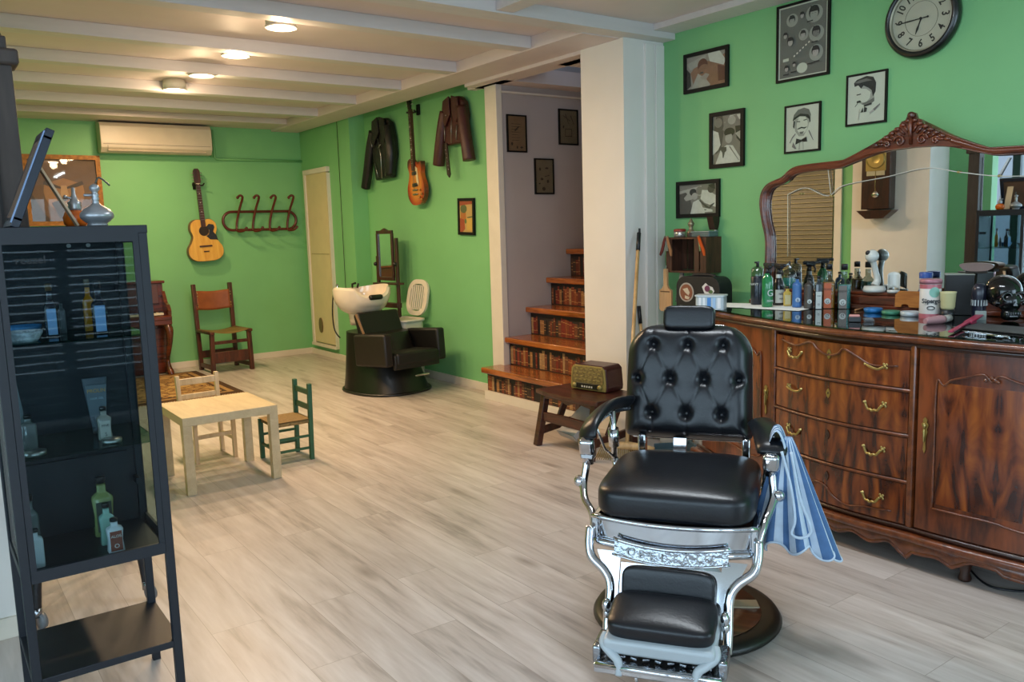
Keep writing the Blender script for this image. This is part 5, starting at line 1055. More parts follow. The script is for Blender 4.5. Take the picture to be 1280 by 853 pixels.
# white hamper with slotted lid propped on the wall
HP = mat('white_plastic', 'd8d0bf', .4)
t = thing('laundry_hamper', 'white plastic hamper with its slotted oval lid propped open against the green wall', 'hamper', (3.90, 7.30, 0), -84)
mb = MB(); mb.prism(rrect(.38, .28, .07, 5), .60, HP, 'xy', off=0); mb.tube([(p[0], p[1], .60) for p in rrect(.40, .30, .08, 5)], .014, HP, 6, closed=True); mb.build('bin', t)
LT = Matrix.Translation((0.02, .14, .62)) @ Matrix.Rotation(R(-12), 4, 'X'); mb = MB(LT); O_ = rrect(.34, .36, .13, 6, 0, .19); I_ = rrect(.24, .27, .09, 6, 0, .19)
for k in range(len(O_)):
    k2 = (k+1) % len(O_); i_ = mb.mi(HP)
    F = [mb._v((p[0], -.01, p[1])) for p in (O_[k], O_[k2], I_[k2], I_[k])]; G = [mb._v((p[0], .012, p[1])) for p in (O_[k], O_[k2], I_[k2], I_[k])]
    mb._f(F, i_); mb._f(G[::-1], i_); mb._f([F[0], F[1], G[1], G[0]], i_); mb._f([F[3], F[2], G[2], G[3]], i_)
for x in (-.10, -.067, -.034, 0, .034, .067, .10): mb.box((x, 0, .19), (.016, .012, .25), HP, bev=.002)
mb.build('lid', t, fixn=True)
# ------------------------------------------------------------------ carved bench with radio
BE = wood('bench_wood', '2a120c', '552a1b', 6, .4, .25, 'y')
t = thing('wooden_bench', 'small dark wooden bench with curved apron and splayed legs in front of the pier', 'bench', (3.535, 4.11, 0), 0)
mb = MB(); mb.prism([(-.19, -.31), (.20, -.31), (.20, .31), (-.19, .31), (-.215, .2), (-.225, 0), (-.215, -.2)], .028, BE, 'xy', off=.352); mb.build('seat', t, bevel=.006)
for sy in (-1, 1):
    for sx in (-1, 1): MB().bar((sx*.185-.03, sy*.27, 0), (sx*.15, sy*.25, .355), .045, .045, BE, bev=.004).build('leg', t)
    MB().bar((-.19, sy*.262, .1), (.17, sy*.262, .14), .025, .05, BE, bev=.005).build('stretcher', t)
    MB().bar((-.05, sy*.255, .13), (.06, sy*.255, .35), .02, .05, BE, bev=.004).build('brace', t)
mb = MB(); mb.prism([(-.24, .17), (.24, .17), (.24, .23), (.0, .235), (-.24, .23)], .024, BE, 'yz', off=-.19); mb.build('long_rail', t)
mb = MB(); mb.prism([(-.25, .355), (.25, .355), (.24, .32), (.1, .335), (0, .31), (-.1, .335), (-.24, .32)], .022, BE, 'yz', off=-.175); mb.build('apron', t)
for y in (-.22, .0, .22): MB().ball((.198, y, .37), .008, BRASS, 8).build('stud', t)
RB = mat('radio_burgundy', '40191a', .35, noise=.08, nscale=20); RF = mat('radio_gold', 'a28f52', .4, .3); RGR = mat('radio_grille', '7c6a3c', .5, noise=.3, nscale=60, bump=1, bscale=80); RD = mat('radio_dial', '1b1a18', .3)
t = thing('table_radio', 'vintage burgundy table radio with gold grille and two knobs on the bench', 'radio', (3.62, 4.12, .381), -80)
rp = [(-.15, 0), (.15, 0), (.155, .03), (.145, .15), (.12, .172), (-.12, .172), (-.145, .15), (-.155, .03)]
MB().prism(rp, .17, RB, off=-.07).build('cabinet', t, bevel=.008)
MB().prism([(x*.95, .006+z*.94) for x, z in rp], .012, RF, off=-.082).build('front', t, bevel=.003)
mb = MB(); mb.prism([(x*.84, .055+(z)*.60) for x, z in rp], .006, RGR, off=-.087)
for k in range(6):
    for j in range(4): mb.box((-.095+.038*k+(.012 if j % 2 else 0), -.0885, .075+.024*j), (.02, .003, .007), RF, bev=.001)
mb.build('grille', t)
MB().box((0, -.088, .034), (.19, .008, .036), RD, bev=.003).build('dial', t)
for x in (-.105, .105): MB().lathe([(0, 0), (.017, 0), (.015, .016), (0, .018)], RF, c=(x, -.083, .034), seg=16, axis=(0, -1, 0)).build('knob', t)
mb = MB()
for x in (-.04, -.02, 0, .02, .04): mb.box((x, -.093, .030), (.010, .004, .012), IV, bev=.001)
mb.build('buttons', t)
t = thing('white_box', 'white open box leaning under the dark bench beside the stairs', 'box', (3.56, 4.20, .17), 0, tilt=(0, 0))
t.rotation_euler = (R(0), R(-38), R(-8))
mb = MB(); mb.box((0, 0, 0), (.30, .20, .04), mat('white_card', 'cfccc6', .6), bev=.003); mb.build('body', t); MB().box((-.152, 0, 0), (.006, .21, .05), mat('card_edge', 'b7b3ab', .6)).build('edge', t)
# broom, second handle, dustpan
HW = wood('broom_handle_wood', 'b08a58', 'd3b07c', 5, .45, .1, 'z'); BR = mat('bristle', 'b49a66', .8); BLK = mat('black_plastic', '15161a', .4)
t = thing('broom', 'long wooden-handled broom with a wide fan of stiff bristles leaning on the pier', 'broom', (3.50, 3.70, 0), 0)
top = Vector((4.03, 4.12, 1.40))-Vector((3.50, 3.70, 0)); bot = Vector((.0, .0, .11))
mb = MB(); mb.tube([bot, top.lerp(bot, .08)], .0125, HW, 10); mb.build('handle', t); MB().tube([top.lerp(bot, .09), top], .0145, BLK, 10).build('grip', t)
MB().tube([top, top+Vector((.01, .01, .03)), top+Vector((.03, .02, .03)), top+Vector((.03, .02, 0))], .004, BLK, 6).build('hanging_loop', t)
hd = Vector((.55, -.83, 0)).normalized()
mb = MB(); mb.tube([hd*s for s in (-.17, -.12, -.04, .04, .12, .17)] and [Vector((0, 0, .10))+hd*s+Vector((0, 0, -.012*(s/.17)**2)) for s in (-.17, -.1, 0, .1, .17)], [.012, .02, .026, .02, .012], HW, 10); mb.build('head', t)
mb = MB()
for k in range(30):
    s_ = -.16+.32*k/29
    for j in (-1, 1): mb.tube([Vector((0, 0, .095))+hd*s_, hd*s_*1.25+Vector((.02*j*.9, .02*j*.6, .004))], .0022, BR, 4)
mb.build('bristles', t)['kind'] = 'stuff'
t = thing('broom', 'short black-gripped handle leaning in the corner beside the pier', 'broom', (4.02, 3.98, 0), 0)
MB().tube([(0, 0, .0), (.035, .16, .78)], .011, HW, 10).build('handle', t); MB().tube([(.035, .16, .78), (.04, .178, .90)], .014, BLK, 10).build('grip', t)
mb = MB(); mb.box((0, 0, .03), (.22, .03, .05), BLK, bev=.006, rot=(0, 0, -60)); mb.build('squeegee', t)
t = thing('dustpan', 'grey-blue dustpan standing on the floor behind the barber chair', 'dustpan', (3.80, 3.60, 0), -120)
DP = mat('dustpan_blue', '4c6066', .35); mb = MB(); mb.box((0, 0, .012), (.24, .22, .012), DP, bev=.004); mb.box((0, .11, .05), (.24, .012, .09), DP, bev=.004)
for sx in (-1, 1): mb.box((sx*.116, .01, .03), (.008, .2, .05), DP, bev=.003)
mb.build('pan', t); MB().tube([(0, .11, .07), (0, .15, .20)], .014, DP, 8).build('handle', t)
# power brick and cord under the sideboard
t = thing('power_adapter', 'black power strip with a cord under the right end of the sideboard', 'power strip', (3.66, 1.53, 0), -85)
MB().box((0, 0, .025), (.30, .09, .05), BLK, bev=.006).build('body', t)
mb = MB(); mb.tube(spline([(3.66, 1.73, .012), (3.58, 1.72, .03), (3.46, 1.62, .008), (3.33, 1.49, .006), (3.33, 1.40, .006), (3.44, 1.30, .006), (3.7, 1.15, .006)], 6), .0045, BLK, 6)
pc = mb.build('cord', None); pc.parent = t; pc.matrix_parent_inverse = (Matrix.Translation((3.66, 1.53, 0)) @ Matrix.Rotation(R(-85), 4, 'Z')).inverted()
# ------------------------------------------------------------------ black glass cabinet in the foreground
NAVY = mat('dark_blue_steel', '0c121c', .5, 0, noise=.06, nscale=20); CGL = glassmat('cabinet_glass', 'dde6e8', .012, .3); SGL = glassmat('shelf_glass', 'bcd6cf', .02, .8)
X0, X1, Y0, Y1, ZT2 = .165, .575, 2.625, 2.99, 1.495
t = thing('display_cabinet', 'tall narrow dark blue metal display cabinet with glass sides and open bottom shelf', 'display cabinet', ((X0+X1)/2, (Y0+Y1)/2, 0), 0)
w, d = X1-X0, Y1-Y0; cab = t
for sx in (-1, 1):
    for sy in (-1, 1): MB().box((sx*(w/2-.0125), sy*(d/2-.0125), (ZT2-.02)/2), (.025, .025, ZT2-.02), NAVY, bev=.002).build('post', t)
MB().box((0, 0, ZT2-.012), (w+.003, d+.003, .024), NAVY, bev=.002).build('top', t)
MB().box((0, 0, .505), (w-.03, d-.03, .02), NAVY).build('bottom_panel', t); MB().box((0, 0, .2), (w-.003, d-.003, .022), NAVY, bev=.002).build('lower_shelf', t)
MB().box((0, d/2-.012, .985), (w-.05, .006, .98), NAVY).build('back_panel', t)
MB().box((-.02, d/2-.03, .66), (w-.06, .012, .20), NAVY).build('inner_back_rail', t)
for sx in (-1, 1):
    MB().box((sx*(w/2-.006), 0, .52), (.008, d-.05, .03), NAVY).build('side_rail', t); MB().box((sx*(w/2-.006), 0, ZT2-.035), (.008, d-.05, .03), NAVY).build('side_rail', t)
    MB().box((sx*(w/2-.006), 0, 1.0), (.003, d-.05, .93), CGL).build('side_pane', t)
mb = MB(); mb.box((0, -d/2+.004, .515), (w-.05, .012, .035), NAVY); mb.box((0, -d/2+.004, ZT2-.034), (w-.05, .012, .025), NAVY)
for sx in (-1, 1): mb.box((sx*(w/2-.033), -d/2+.004, 1.0), (.016, .010, .95), NAVY)
dr_ = mb.build('door', t); MB().box((0, -d/2+.004, 1.0), (w-.07, .003, .93), CGL).build('door_pane', dr_)
for z in (.847, 1.172): MB().box((0, 0, z), (w-.03, d-.045, .006), SGL).build('glass_shelf', t)
for z in (.66, 1.30): MB().box((w/2-.03, d/2-.05, z), (.012, .05, .02), NAVY).build('hinge', t)
for x in (-.01, .045): MB().cyl((x+.05, Y1-2.81-.05, 1.44), (x+.05, Y1-2.81-.06, 1.44), .006, TIN, seg=10).build('stud', t)
text_mesh('reuzel', .03, mat('etched_dark', '0b0e12', .4), 'lettering', t, (-.10, -d/2-.004, 1.405), (90, 0, 0), .0004)
# legs and castors of the folding trolley behind
t = thing('castor_trolley', 'black folding trolley on curved legs with castors behind the display cabinet', 'trolley', (.46, 3.80, 0), 0)
for (x, y) in ((-.20, -.30), (.19, -.30), (-.17, .21), (.21, .26)):
    sg = 1 if x > 0 else -1
    MB().tube(spline([(x, y, .075), (x-.012*sg, y, .2), (x-.035*sg, y-.005, .35), (x-.06*sg, y, .52)], 5), .017, BLK, 8).build('leg', t)
    mb = MB(); mb.lathe([(.0, -.011), (.03, -.011), (.032, 0), (.03, .011), (0, .011)], mat('castor_grey', '6f7377', .4), c=(x+.012, y, .032), seg=18, axis=(1, .35, 0)); mb.cyl((x, y, .05), (x, y, .085), .018, CHROMEB, seg=12); mb.build('castor', t)
mb = MB(); mb.tube([(-.19, -.305, .28), (.15, -.28, .30)], .006, BLK, 6); mb.tube([(-.15, .2, .3), (.17, .25, .32)], .006, BLK, 6); mb.tube([(-.19, -.3, .29), (.17, .25, .31)], .006, BLK, 6); mb.build('brace_rod', t)
MB().box((-.08, -.24, .535), (.34, 1.02, .03), BLK, bev=.006).build('tray', t)
DKC = mat('weathered_dark_wood', '3a302b', .6, noise=.2, nscale=8, stretch=(5, 5, .6))
t = thing('tall_case', 'tall weathered dark wooden case with a moulded cap, half hidden at the left edge', 'case', (.252, 3.10, .551), 0)
mb = MB(); mb.box((0, 0, .73), (.15, .10, 1.46), DKC, bev=.004, taper=.9); mb.build('body', t)
mb = MB(); mb.box((0, 0, 1.47), (.175, .13, .05), DKC, bev=.01); mb.box((0, 0, 1.51), (.12, .08, .05), DKC, bev=.006); mb.build('cap', t)
MB().box((.0, -.052, .73), (.008, .006, 1.36), mat('groove_black', '171312', .7)).build('groove', t)
MB().tube(spline([(-.02, -.03, 1.53), (-.03, -.03, 1.62), (-.07, -.03, 1.64)], 5), .012, mat('pale_hook', 'c9c4bc', .3), 8).build('hook', t)
# things on the cabinet top
t = thing('tabletop_frame', 'large dark blue picture frame leaning back on top of the display cabinet, seen edge-on', 'picture frame', (.245, 2.77, ZT2), 0)
FB = mat('frame_blue_black', '131c2c', .3); FE = mat('frame_pale_edge', '7d93b8', .3, .3)
T = Matrix.Rotation(R(22.5), 4, 'Y')
mb = MB(T)
for (c_, dd) in (((0, 0, .015), (.022, .22, .03)), ((0, 0, .275), (.022, .22, .03)), ((0, -.097, .145), (.022, .026, .25)), ((0, .097, .145), (.022, .026, .25))): mb.box(c_, dd, FB, bev=.002)
mb.build('frame', t); MB(T).box((-.005, 0, .145), (.012, .19, .25), mat('cardboard_brown', '5b4234', .8)).build('backing', t); MB(T).box((-.0125, -.097, .145), (.003, .024, .27), FE).build('edge_strip', t)
mb = MB(); mb.bar((.075, .03, .205), (.175, .03, .004), .045, .006, mat('pale_wood_stay', 'cdb391', .6)); mb.build('stay', t)
t = thing('glass_decanter', 'amber glass bottle with metal stopper on the cabinet behind the silver atomiser', 'bottle', (.425, 2.85, ZT2), 0)
AMB = mat('amber_glass', 'd9681a', .15, noise=.25, nscale=30, coat=.3); PEW = mat('pewter', 'a3a6aa', .32, .55, noise=.08, nscale=20)
MB().lathe([(0, 0), (.026, 0), (.034, .012), (.036, .03), (.028, .046), (.016, .052), (0, .052)], AMB, seg=24).build('body', t); mb = MB(); mb.lathe([(.017, .052), (.02, .058), (.017, .066), (.02, .074), (.012, .08), (.006, .10), (.005, .118), (0, .12)], PEW, seg=20); mb.tube([(0, 0, .085), (-.02, -.01, .09)], .003, PEW, 6); mb.ball((-.025, -.012, .091), .006, PEW, 8); mb.build('stopper', t)
t = thing('perfume_atomizer', 'round pewter perfume atomiser with a thin curved spout on top of the cabinet', 'atomiser', (.462, 2.72, ZT2), 0)
MB().lathe([(0, 0), (.026, 0), (.028, .004), (.026, .008), (.034, .014), (.0445, .024), (.046, .031), (.0445, .038), (.034, .05), (.016, .06), (.010, .066)], PEW, seg=32).build('body', t)
mb = MB(); mb.lathe([(.010, .064), (.008, .075), (.011, .08), (.008, .085), (.011, .09), (.008, .095), (.008, .10), (.014, .106), (.014, .114), (.008, .12), (0, .124)], PEW, seg=20); mb.tube([(-.03, 0, .09), (0, 0, .09)], .004, PEW, 6); mb.build('neck', t)
MB().tube(spline([(.004, 0, .124), (.012, 0, .14), (.024, 0, .136), (.042, 0, .118)], 5), .0028, mat('dark_tube', '3a4038', .4), 6).build('spout', t)
# bottles inside
def bottle(name, label, loc, w, h, body, cap, lab=None, emblem=None, labw=.72, labx=0, neck=.35, labh=(.1, .6), rz=0, cat='bottle', group=None, taper=False, round_=False, labtxt=None, labcol='e2e2dc', d=None, liquid=None, lvl=.6):
    t = thing(name, label, cat, loc, rz, group); d = d or w*.8; sh = h*(1-neck)
    mb = MB()
    if round_: mb.lathe([(0, 0), (w*.46, 0), (w*.5, .004), (w*.5, sh*.92), (w*.42, sh), (w*.2, sh+h*neck*.18), (w*.17, sh+h*neck*.6), (0, sh+h*neck*.6)], body, seg=24)
    else:
        P = rrect(w, d, min(w, d)*.22, 3)
        def f(a, b):
            k = int(round(a*len(P))) % len(P); z = [0, .003, sh*.5, sh*.94, sh, sh+h*neck*.16, sh+h*neck*.22, sh+h*neck*.6][int(round(b*7))]; s_ = [.94, 1, .86 if taper else 1, 1, .9, .55, .42, .42][int(round(b*7))]
            return (P[k][0]*s_, P[k][1]*(s_ if s_ > .8 else s_*w/d if w < d else s_), z)
        mb.grid(f, len(P), 7, body, closeu=True); mb.prism([(p[0]*.94, p[1]*.94) for p in P], .001, body, 'xy', off=0)
    mb.build('body', t)
    cr_w = w*(.22 if round_ else .25); MB().lathe([(0, h-.0), (cr_w*.92, h-.0), (cr_w, h-.003), (cr_w, h-h*neck*.32), (0, h-h*neck*.32)], cap, seg=18).build('cap', t)
    if liquid:
        mb = MB()
        if round_: mb.lathe([(0, .003), (w*.46, .003), (w*.46, sh*lvl), (0, sh*lvl)], liquid, seg=20)
        else: mb.prism(rrect(w*.92, d*.92, min(w, d)*.2, 3), sh*lvl, liquid, 'xy', off=.003)
        mb.build('liquid', t)
    if lab:
        mb = MB()
        if round_: mb.lathe([(w*.505, sh*labh[0]), (w*.505, sh*labh[1])], lab, seg=24, a0=200, a1=340)
        else: mb.box((labx*w, -d*.5*(.93 if taper else 1.0)-.0012, sh*(labh[0]+labh[1])/2), (w*labw, .0012, sh*(labh[1]-labh[0])), lab)
        if emblem: mb.prism(ell(labx*w, sh*(labh[0]*.72+labh[1]*.28), w*.25, w*.25, 20), .0006, emblem, off=-(w*.52 if round_ else d*.5)-.0022)
        o = mb.build('label', t)
        if labtxt:
            tm = mat('lab_'+labcol, labcol, .5); n = len(labtxt)
            for q, s_ in enumerate(labtxt): text_mesh(s_, w*.26 if len(s_) > 1 else w*.4, tm, 'lettering', o, (labx*w, -(w*.52 if round_ else d*.5)-.0032, sh*(labh[1]-(labh[1]-labh[0])*(q+.5)/n)), (90, 0, 0), .0002)
    return t
def CG(u, v, y): p = at(u, v, 1, y); return p.x
CLG = glassmat('bottle_glass', 'c3ccc7', .03, 2.2); DKG = mat('dark_bottle', '1a2230', .15, coat=.5); LBLU = mat('pale_blue_label', '86aede', .5); AMBL = mat('amber_liquid', 'a8701c', .1, coat=.5); PGRN = mat('pale_green_liquid', '7f9f6e', .2, coat=.3); WLOT = mat('white_lotion', 'd3d9dc', .35); ORL = mat('rust_label', '8c4a38', .5)
s1, s2, s3 = 1.1765, .8515, .516
bottle('tonic_bottle', 'dark bottle with pale blue label, left one on the top glass shelf', (CG(66, 418, 2.80), 2.80, s1), .034, .155, DKG, mat('amber_cap', '5f4c33', .3), LBLU, neck=.42, labh=(.05, .9))
bottle('tonic_bottle', 'dark bottle with pale blue label, right one on the top glass shelf', (CG(126, 414, 2.78), 2.78, s1), .040, .155, DKG, mat('dark_cap', '22262c', .3), LBLU, neck=.42, labh=(.05, .92))
bottle('amber_bottle', 'slim amber bottle just behind the right blue-labelled bottle in the cabinet', (CG(114, 412, 2.85), 2.86, s1), .032, .16, AMBL, mat('clear_cap', '6d6455', .2), None, neck=.4)
bottle('grey_vial', 'small grey vial beside the left blue-labelled bottle in the cabinet', (CG(80, 416, 2.84), 2.85, s1), .018, .09, mat('grey_tube', '4d5358', .3), mat('grey_tube_cap', '3a4046', .3), None, neck=.2)
t = thing('shaving_bowl', 'shallow white patterned shaving bowl at the left of the top glass shelf', 'bowl', (CG(28, 431, 2.70)+.003, 2.70, s1), 0)
MB().lathe([(0, 0), (.036, 0), (.05, .022), (.051, .03), (.047, .03), (.034, .006), (0, .005)], mat('patterned_china', 'b6c2cc', .25, noise=.35, nscale=70), seg=30).build('body', t)
t = thing('shaving_bowl', 'blue shaving bowl behind the white one in the cabinet', 'bowl', (CG(30, 424, 2.83), 2.84, s1), 0)
MB().lathe([(0, 0), (.034, 0), (.05, .026), (.051, .034), (.047, .034), (.034, .008), (0, .006)], mat('blue_china', '3f7fb5', .25, noise=.15, nscale=60), seg=30).build('body', t)
# tube
t = thing('gel_tube', 'grey upturned cosmetic tube with a gold-lettered label on the middle glass shelf', 'tube', (CG(124, 547, 2.88), 2.87, s2), 0)
TG = mat('tube_grey', '4b5660', .3); mb = MB(); mb.grid(lambda a, b: ((.018+.018*b)*math.cos(2*math.pi*a), (.018-.015*b)*math.sin(2*math.pi*a), .02+.155*b), 24, 8, TG, closeu=True); mb.build('body', t)
MB().lathe([(0, 0), (.017, 0), (.018, .022), (0, .022)], mat('tube_cap', '39414a', .3), seg=20).build('cap', t)
MB().prism([(-.023, .055), (.023, .055), (.030, .155), (-.030, .155)], .001, mat('tube_label', '6a7680', .5), off=-.0175).build('label', t)
text_mesh('PROLIN', .017, mat('gold_letters', 'c39a4e', .4), 'lettering', t, (0, -.0185, .136), (90, 0, 0), .0003, sx=.9); text_mesh('HAIR GEL', .009, mat('pale_letters', '9db4c4', .4), 'lettering', t, (0, -.0185, .112), (90, 0, 0), .0003)
bottle('tonic_bottle', 'clear waisted bottle with a printed label standing in front of the grey tube', (CG(132, 550, 2.76), 2.76, s2), .040, .10, mat('greige_glass', '8f8f86', .12, coat=.4), BLK, mat('clear_label', 'b8b8ae', .5), neck=.32, labh=(.05, .85), taper=True, labtxt=['FINE', 'S'], labcol='3a3d40')
t = thing('round_tin', 'flat round tin lying beside the waisted bottle on the middle glass shelf', 'tin', (CG(140, 552, 2.70), 2.70, s2), 0); MB().lathe([(0, 0), (.027, 0), (.028, .003), (.028, .011), (0, .012)], TIN, seg=28).build('body', t)
bottle('salt_jar', 'clear square jar with a dark cap at the left of the middle glass shelf', (CG(38, 562, 2.76), 2.76, s2), .042, .105, mat('smoky_glass', '5e6463', .1, coat=.5), BLK, None, neck=.25)
t = thing('round_tin', 'flat round tin in front of the clear jar on the middle glass shelf', 'tin', (CG(42, 572, 2.69)+.003, 2.69, s2), 0); MB().lathe([(0, 0), (.031, 0), (.032, .004), (.032, .012), (0, .013)], TIN, seg=28).build('body', t)
t = thing('styling_spatula', 'tall pointed plastic spatula leaning at the back left of the middle glass shelf', 'spatula', (CG(27, 560, 2.86), 2.86, s2), 0); MB().prism([(-.012, 0), (.012, 0), (.014, .1), (.004, .19), (-.010, .1)], .006, mat('grey_plastic', '6b7478', .3), off=-.003).build('blade', t)
bottle('lotion_bottle', 'white lotion bottle with black cap and rust label on the cabinet floor', (CG(145, 683, 2.69), 2.69, s3), .046, .105, WLOT, BLK, ORL, neck=.28, labh=(.1, .9), taper=True, labtxt=['ALOE', 'O'])
bottle('tonic_bottle', 'pale green waisted bottle right behind the white lotion bottle', (CG(136, 672, 2.77), 2.78, s3), .044, .13, mat('mint_glass', '8fb8a8', .15, coat=.4), BLK, None, neck=.32, taper=True)
bottle('tonic_bottle', 'tall yellow-green waisted bottle at the back of the cabinet floor', (CG(131, 661, 2.88), 2.88, s3), .062, .19, mat('yellow_glass', '8f9a5e', .12, coat=.5), BLK, mat('smoke_label', '4b4f48', .4), neck=.33, labh=(.12, .88), taper=True)
bottle('lotion_bottle', 'plain white bottle with a black cap at the left of the cabinet floor', (CG(47, 706, 2.71), 2.71, s3), .040, .115, WLOT, BLK, None, neck=.25)
bottle('tonic_bottle', 'clear bottle with dark cap behind the plain white bottle in the cabinet', (CG(43, 690, 2.85), 2.86, s3), .044, .18, mat('smoky_glass', '5e6463'), BLK, None, neck=.33)
# ------------------------------------------------------------------ downlights
LEM = mat('lamp_diffuser', 'fff0dc', .5, emit=14); 
for k, (x, y, zl) in enumerate(((1.94, 4.98, 2.69), (1.955, 5.88, 2.69), (1.935, 6.62, 2.675), (1.94, 7.42, 2.69), (1.96, 8.78, 2.755))):
    t = thing('ceiling_light', ['nearest', 'second', 'middle', 'fourth', 'farthest'][k]+' round warm downlight in the ceiling, counting from the viewer', 'ceiling light', (x, y, zl), 0, 'row of round ceiling downlights')
    MB().lathe([(.0, .0), (.085, 0), (.095, -.003), (.095, -.012), (.083, -.012), (.083, -.004)], TRIM, seg=36).build('rim', t); (MB().cyl((0, 0, 0), (0, 0, 2.758-zl), .09, TRIM, seg=36).build('housing', t) if k in (0, 1, 3) else None); MB().lathe([(0, -.008), (.083, -.008)], LEM, seg=36).build('diffuser', t)
    ld = bpy.data.lights.new('downlight', 'AREA'); ld.shape = 'DISK'; ld.size = .16; ld.energy = WARM*.72; ld.color = (1.0, .67, .38); lo = bpy.data.objects.new('downlight', ld); COL.objects.link(lo); lo.location = (x, y, zl-.02)
    if k < 4:
        pd = bpy.data.lights.new('downlight_spill', 'POINT'); pd.shadow_soft_size = .05; pd.energy = WARM*.22; pd.color = (1.0, .72, .44); po = bpy.data.objects.new('downlight_spill', pd); COL.objects.link(po); po.location = (x, y, zl-.07)
# ------------------------------------------------------------------ seen in the mirror: blind and pendulum clock on the left side
BLM = mat('wood_blind', '544e33', .4, noise=.1, nscale=10, stretch=(1, .2, 6)); 
BLE = mat('blind_edge_glint', 'c4b58a', .3); t = thing('slatted_blind', 'wide slatted wooden blind on the left wall, visible in the mirror', 'blind', (.2, 4.98, 0), 90)
for k in range(36): MB().box((0, -.02, .55+.046*k), (1.14, .006, .047), BLM, rot=(-14, 0, 0)).box((0, -.028, .574+.046*k), (1.14, .004, .004), BLE).build('slat', t)  # pale strip on each slat paints in the light caught by its edge
MB().box((0, -.025, 2.24), (1.18, .05, .05), BLM).build('head_rail', t)
for x, w_ in ((-.62, .07), (.63, .07)): sbox('trim_%d' % (20+(x > 0)), (.195, 4.98+x-w_/2, 0), (.23, 4.98+x+w_/2, 2.4), TRIM)
CW_ = wood('clock_case_wood', '1d0f0a', '3f2013', 6, .35, .3, 'z')
t = thing('pendulum_clock', 'dark wooden pendulum wall clock on the white pier, seen in the mirror', 'clock', (.22, 3.94, 1.45), 90)
mb = MB(); mb.box((0, -.07, .40), (.27, .14, .62), CW_, bev=.006); mb.prism([(-.17, .08), (.17, .08), (.14, .05), (.08, .0), (-.08, .0), (-.14, .05)], .16, CW_, off=-.16); mb.prism([(-.17, .72), (.17, .72), (.12, .78), (0, .84), (-.12, .78)], .16, CW_, off=-.16); mb.build('case', t)
MB().box((0, -.143, .545), (.19, .008, .19), BRASS, bev=.003).build('dial_plate', t); mb = MB(); mb.lathe([(0, .008), (.085, .008), (.088, .010), (.075, .01), (0, .006)], BRASS, c=(0, -.14, .56), seg=30, axis=(0, -1, 0)); mb.build('dial', t)
mb = MB(); mb.tube([(0, -.145, .45), (0, -.145, .25)], .003, BRASS, 6); mb.lathe([(0, 0), (.032, 0), (.03, .008), (0, .01)], mat('silver_bob', 'c9c6bd', .2, 1.0), c=(0, -.142, .23), seg=24, axis=(0, -1, 0)); mb.build('pendulum', t)
MB().box((0, -.142, .43), (.17, .006, .045), mat('name_bar', 'b3a98c', .4)).build('plaque', t)
# ------------------------------------------------------------------ street: white board seen through the shopfront
t = thing('street_sign_board', 'white street board with a yellow stripe outside the shopfront', 'sign', (-5.2, 2.7, -.04), 90)
MB().box((0, 0, 1.6), (2.6, .05, 2.6), mat('white_board', 'd5dae2', .5)).build('board', t); MB().box((-.1, -.03, 2.4), (.12, .01, 1.0), mat('yellow_stripe', 'd8a92a', .5)).build('stripe', t)
text_mesh('UNI', .26, mat('sign_ink', '3a3f46', .5), 'lettering', t, (-.5, -.03, 2.5), (90, 0, 0), .001); MB().box((0, 0, .15), (.1, .1, .3), BLK).build('post', t)
# ------------------------------------------------------------------ things on the sideboard top
def TP(u, v, z=ZT): p = at(u, v, 2, z); return (p.x, p.y, z)
PT = .003
t = thing('paper_towels', 'sheets of white paper towel spread under the spray bottles', 'paper', TP(955, 384), -75)
WP = mat('white_paper', 'f1f4f2', .8)
def sheet(cx, cy, w, d, rot, ph): 
    q = Matrix.Rotation(R(rot), 4, 'Z'); mb = MB(Matrix.Translation((cx, cy, 0)) @ q)
    mb.grid(lambda a, b: ((a-.5)*w, (b-.5)*d, .0018+.0035*(1+math.sin(a*9+ph)*math.cos(b*7+ph))*(a*(1-a)*b*(1-b)*8)), 14, 14, WP); mb.build('sheet', t)
sheet(-.16, .03, .30, .26, 8, 0); sheet(.10, .0, .32, .26, -6, 2); sheet(-.02, .09, .3, .22, 20, 4)
zt_ = ZT+.0055
def on(u, v): return TP(u, v, ZT)
def onp_(u, v): return TP(u, v, zt_)
# dark navy can with clear top and pump
NV = mat('navy_can', '0d1626', .3, coat=.4); GRG = mat('green_glass', '1a7a44', .1, coat=.6); WL = mat('white_label', 'c9cfcb', .5); TEAL = mat('teal_liquid', '22a5a6', .12, coat=.5)
t = thing('lotion_dispenser', 'tall navy dispenser bottle with black pump, leftmost on the paper towels', 'bottle', onp_(946.5, 380.5), -80)
MB().lathe([(0, 0), (.034, 0), (.036, .004), (.036, .155), (.034, .158)], NV, seg=24).build('body', t); MB().lathe([(.034, .157), (.034, .20), (.02, .212), (.01, .215), (0, .215)], CLG, seg=24).build('shoulder', t); mb = MB(); mb.cyl((0, 0, .21), (0, 0, .232), .009, BLK, seg=12); mb.box((.0, -.008, .236), (.018, .03, .010), BLK, bev=.003); mb.build('pump', t); text_mesh('NAVY', .02, WL, 'lettering', t, (0, -.0372, .115), (90, 0, 0), .0003)
def trigger(t, z, w=.02):
    mb = MB(); mb.cyl((0, 0, z), (0, 0, z+.03), w*.72, BLK, r2=w*.6, seg=14); mb.box((0, -.008, z+.045), (.024, .055, .03), BLK, bev=.008); mb.box((0, -.045, z+.052), (.018, .03, .018), BLK, bev=.005); mb.box((0, .02, z+.05), (.02, .03, .022), BLK, bev=.006); mb.tube([(0, -.022, z+.035), (0, -.035, z+.015), (0, -.03, z-.005)], .005, BLK, 6); mb.build('trigger_head', t)
t = thing('spray_bottle', 'green glass spray bottle with white lettering and a black trigger', 'bottle', onp_(959, 383.5), -25)
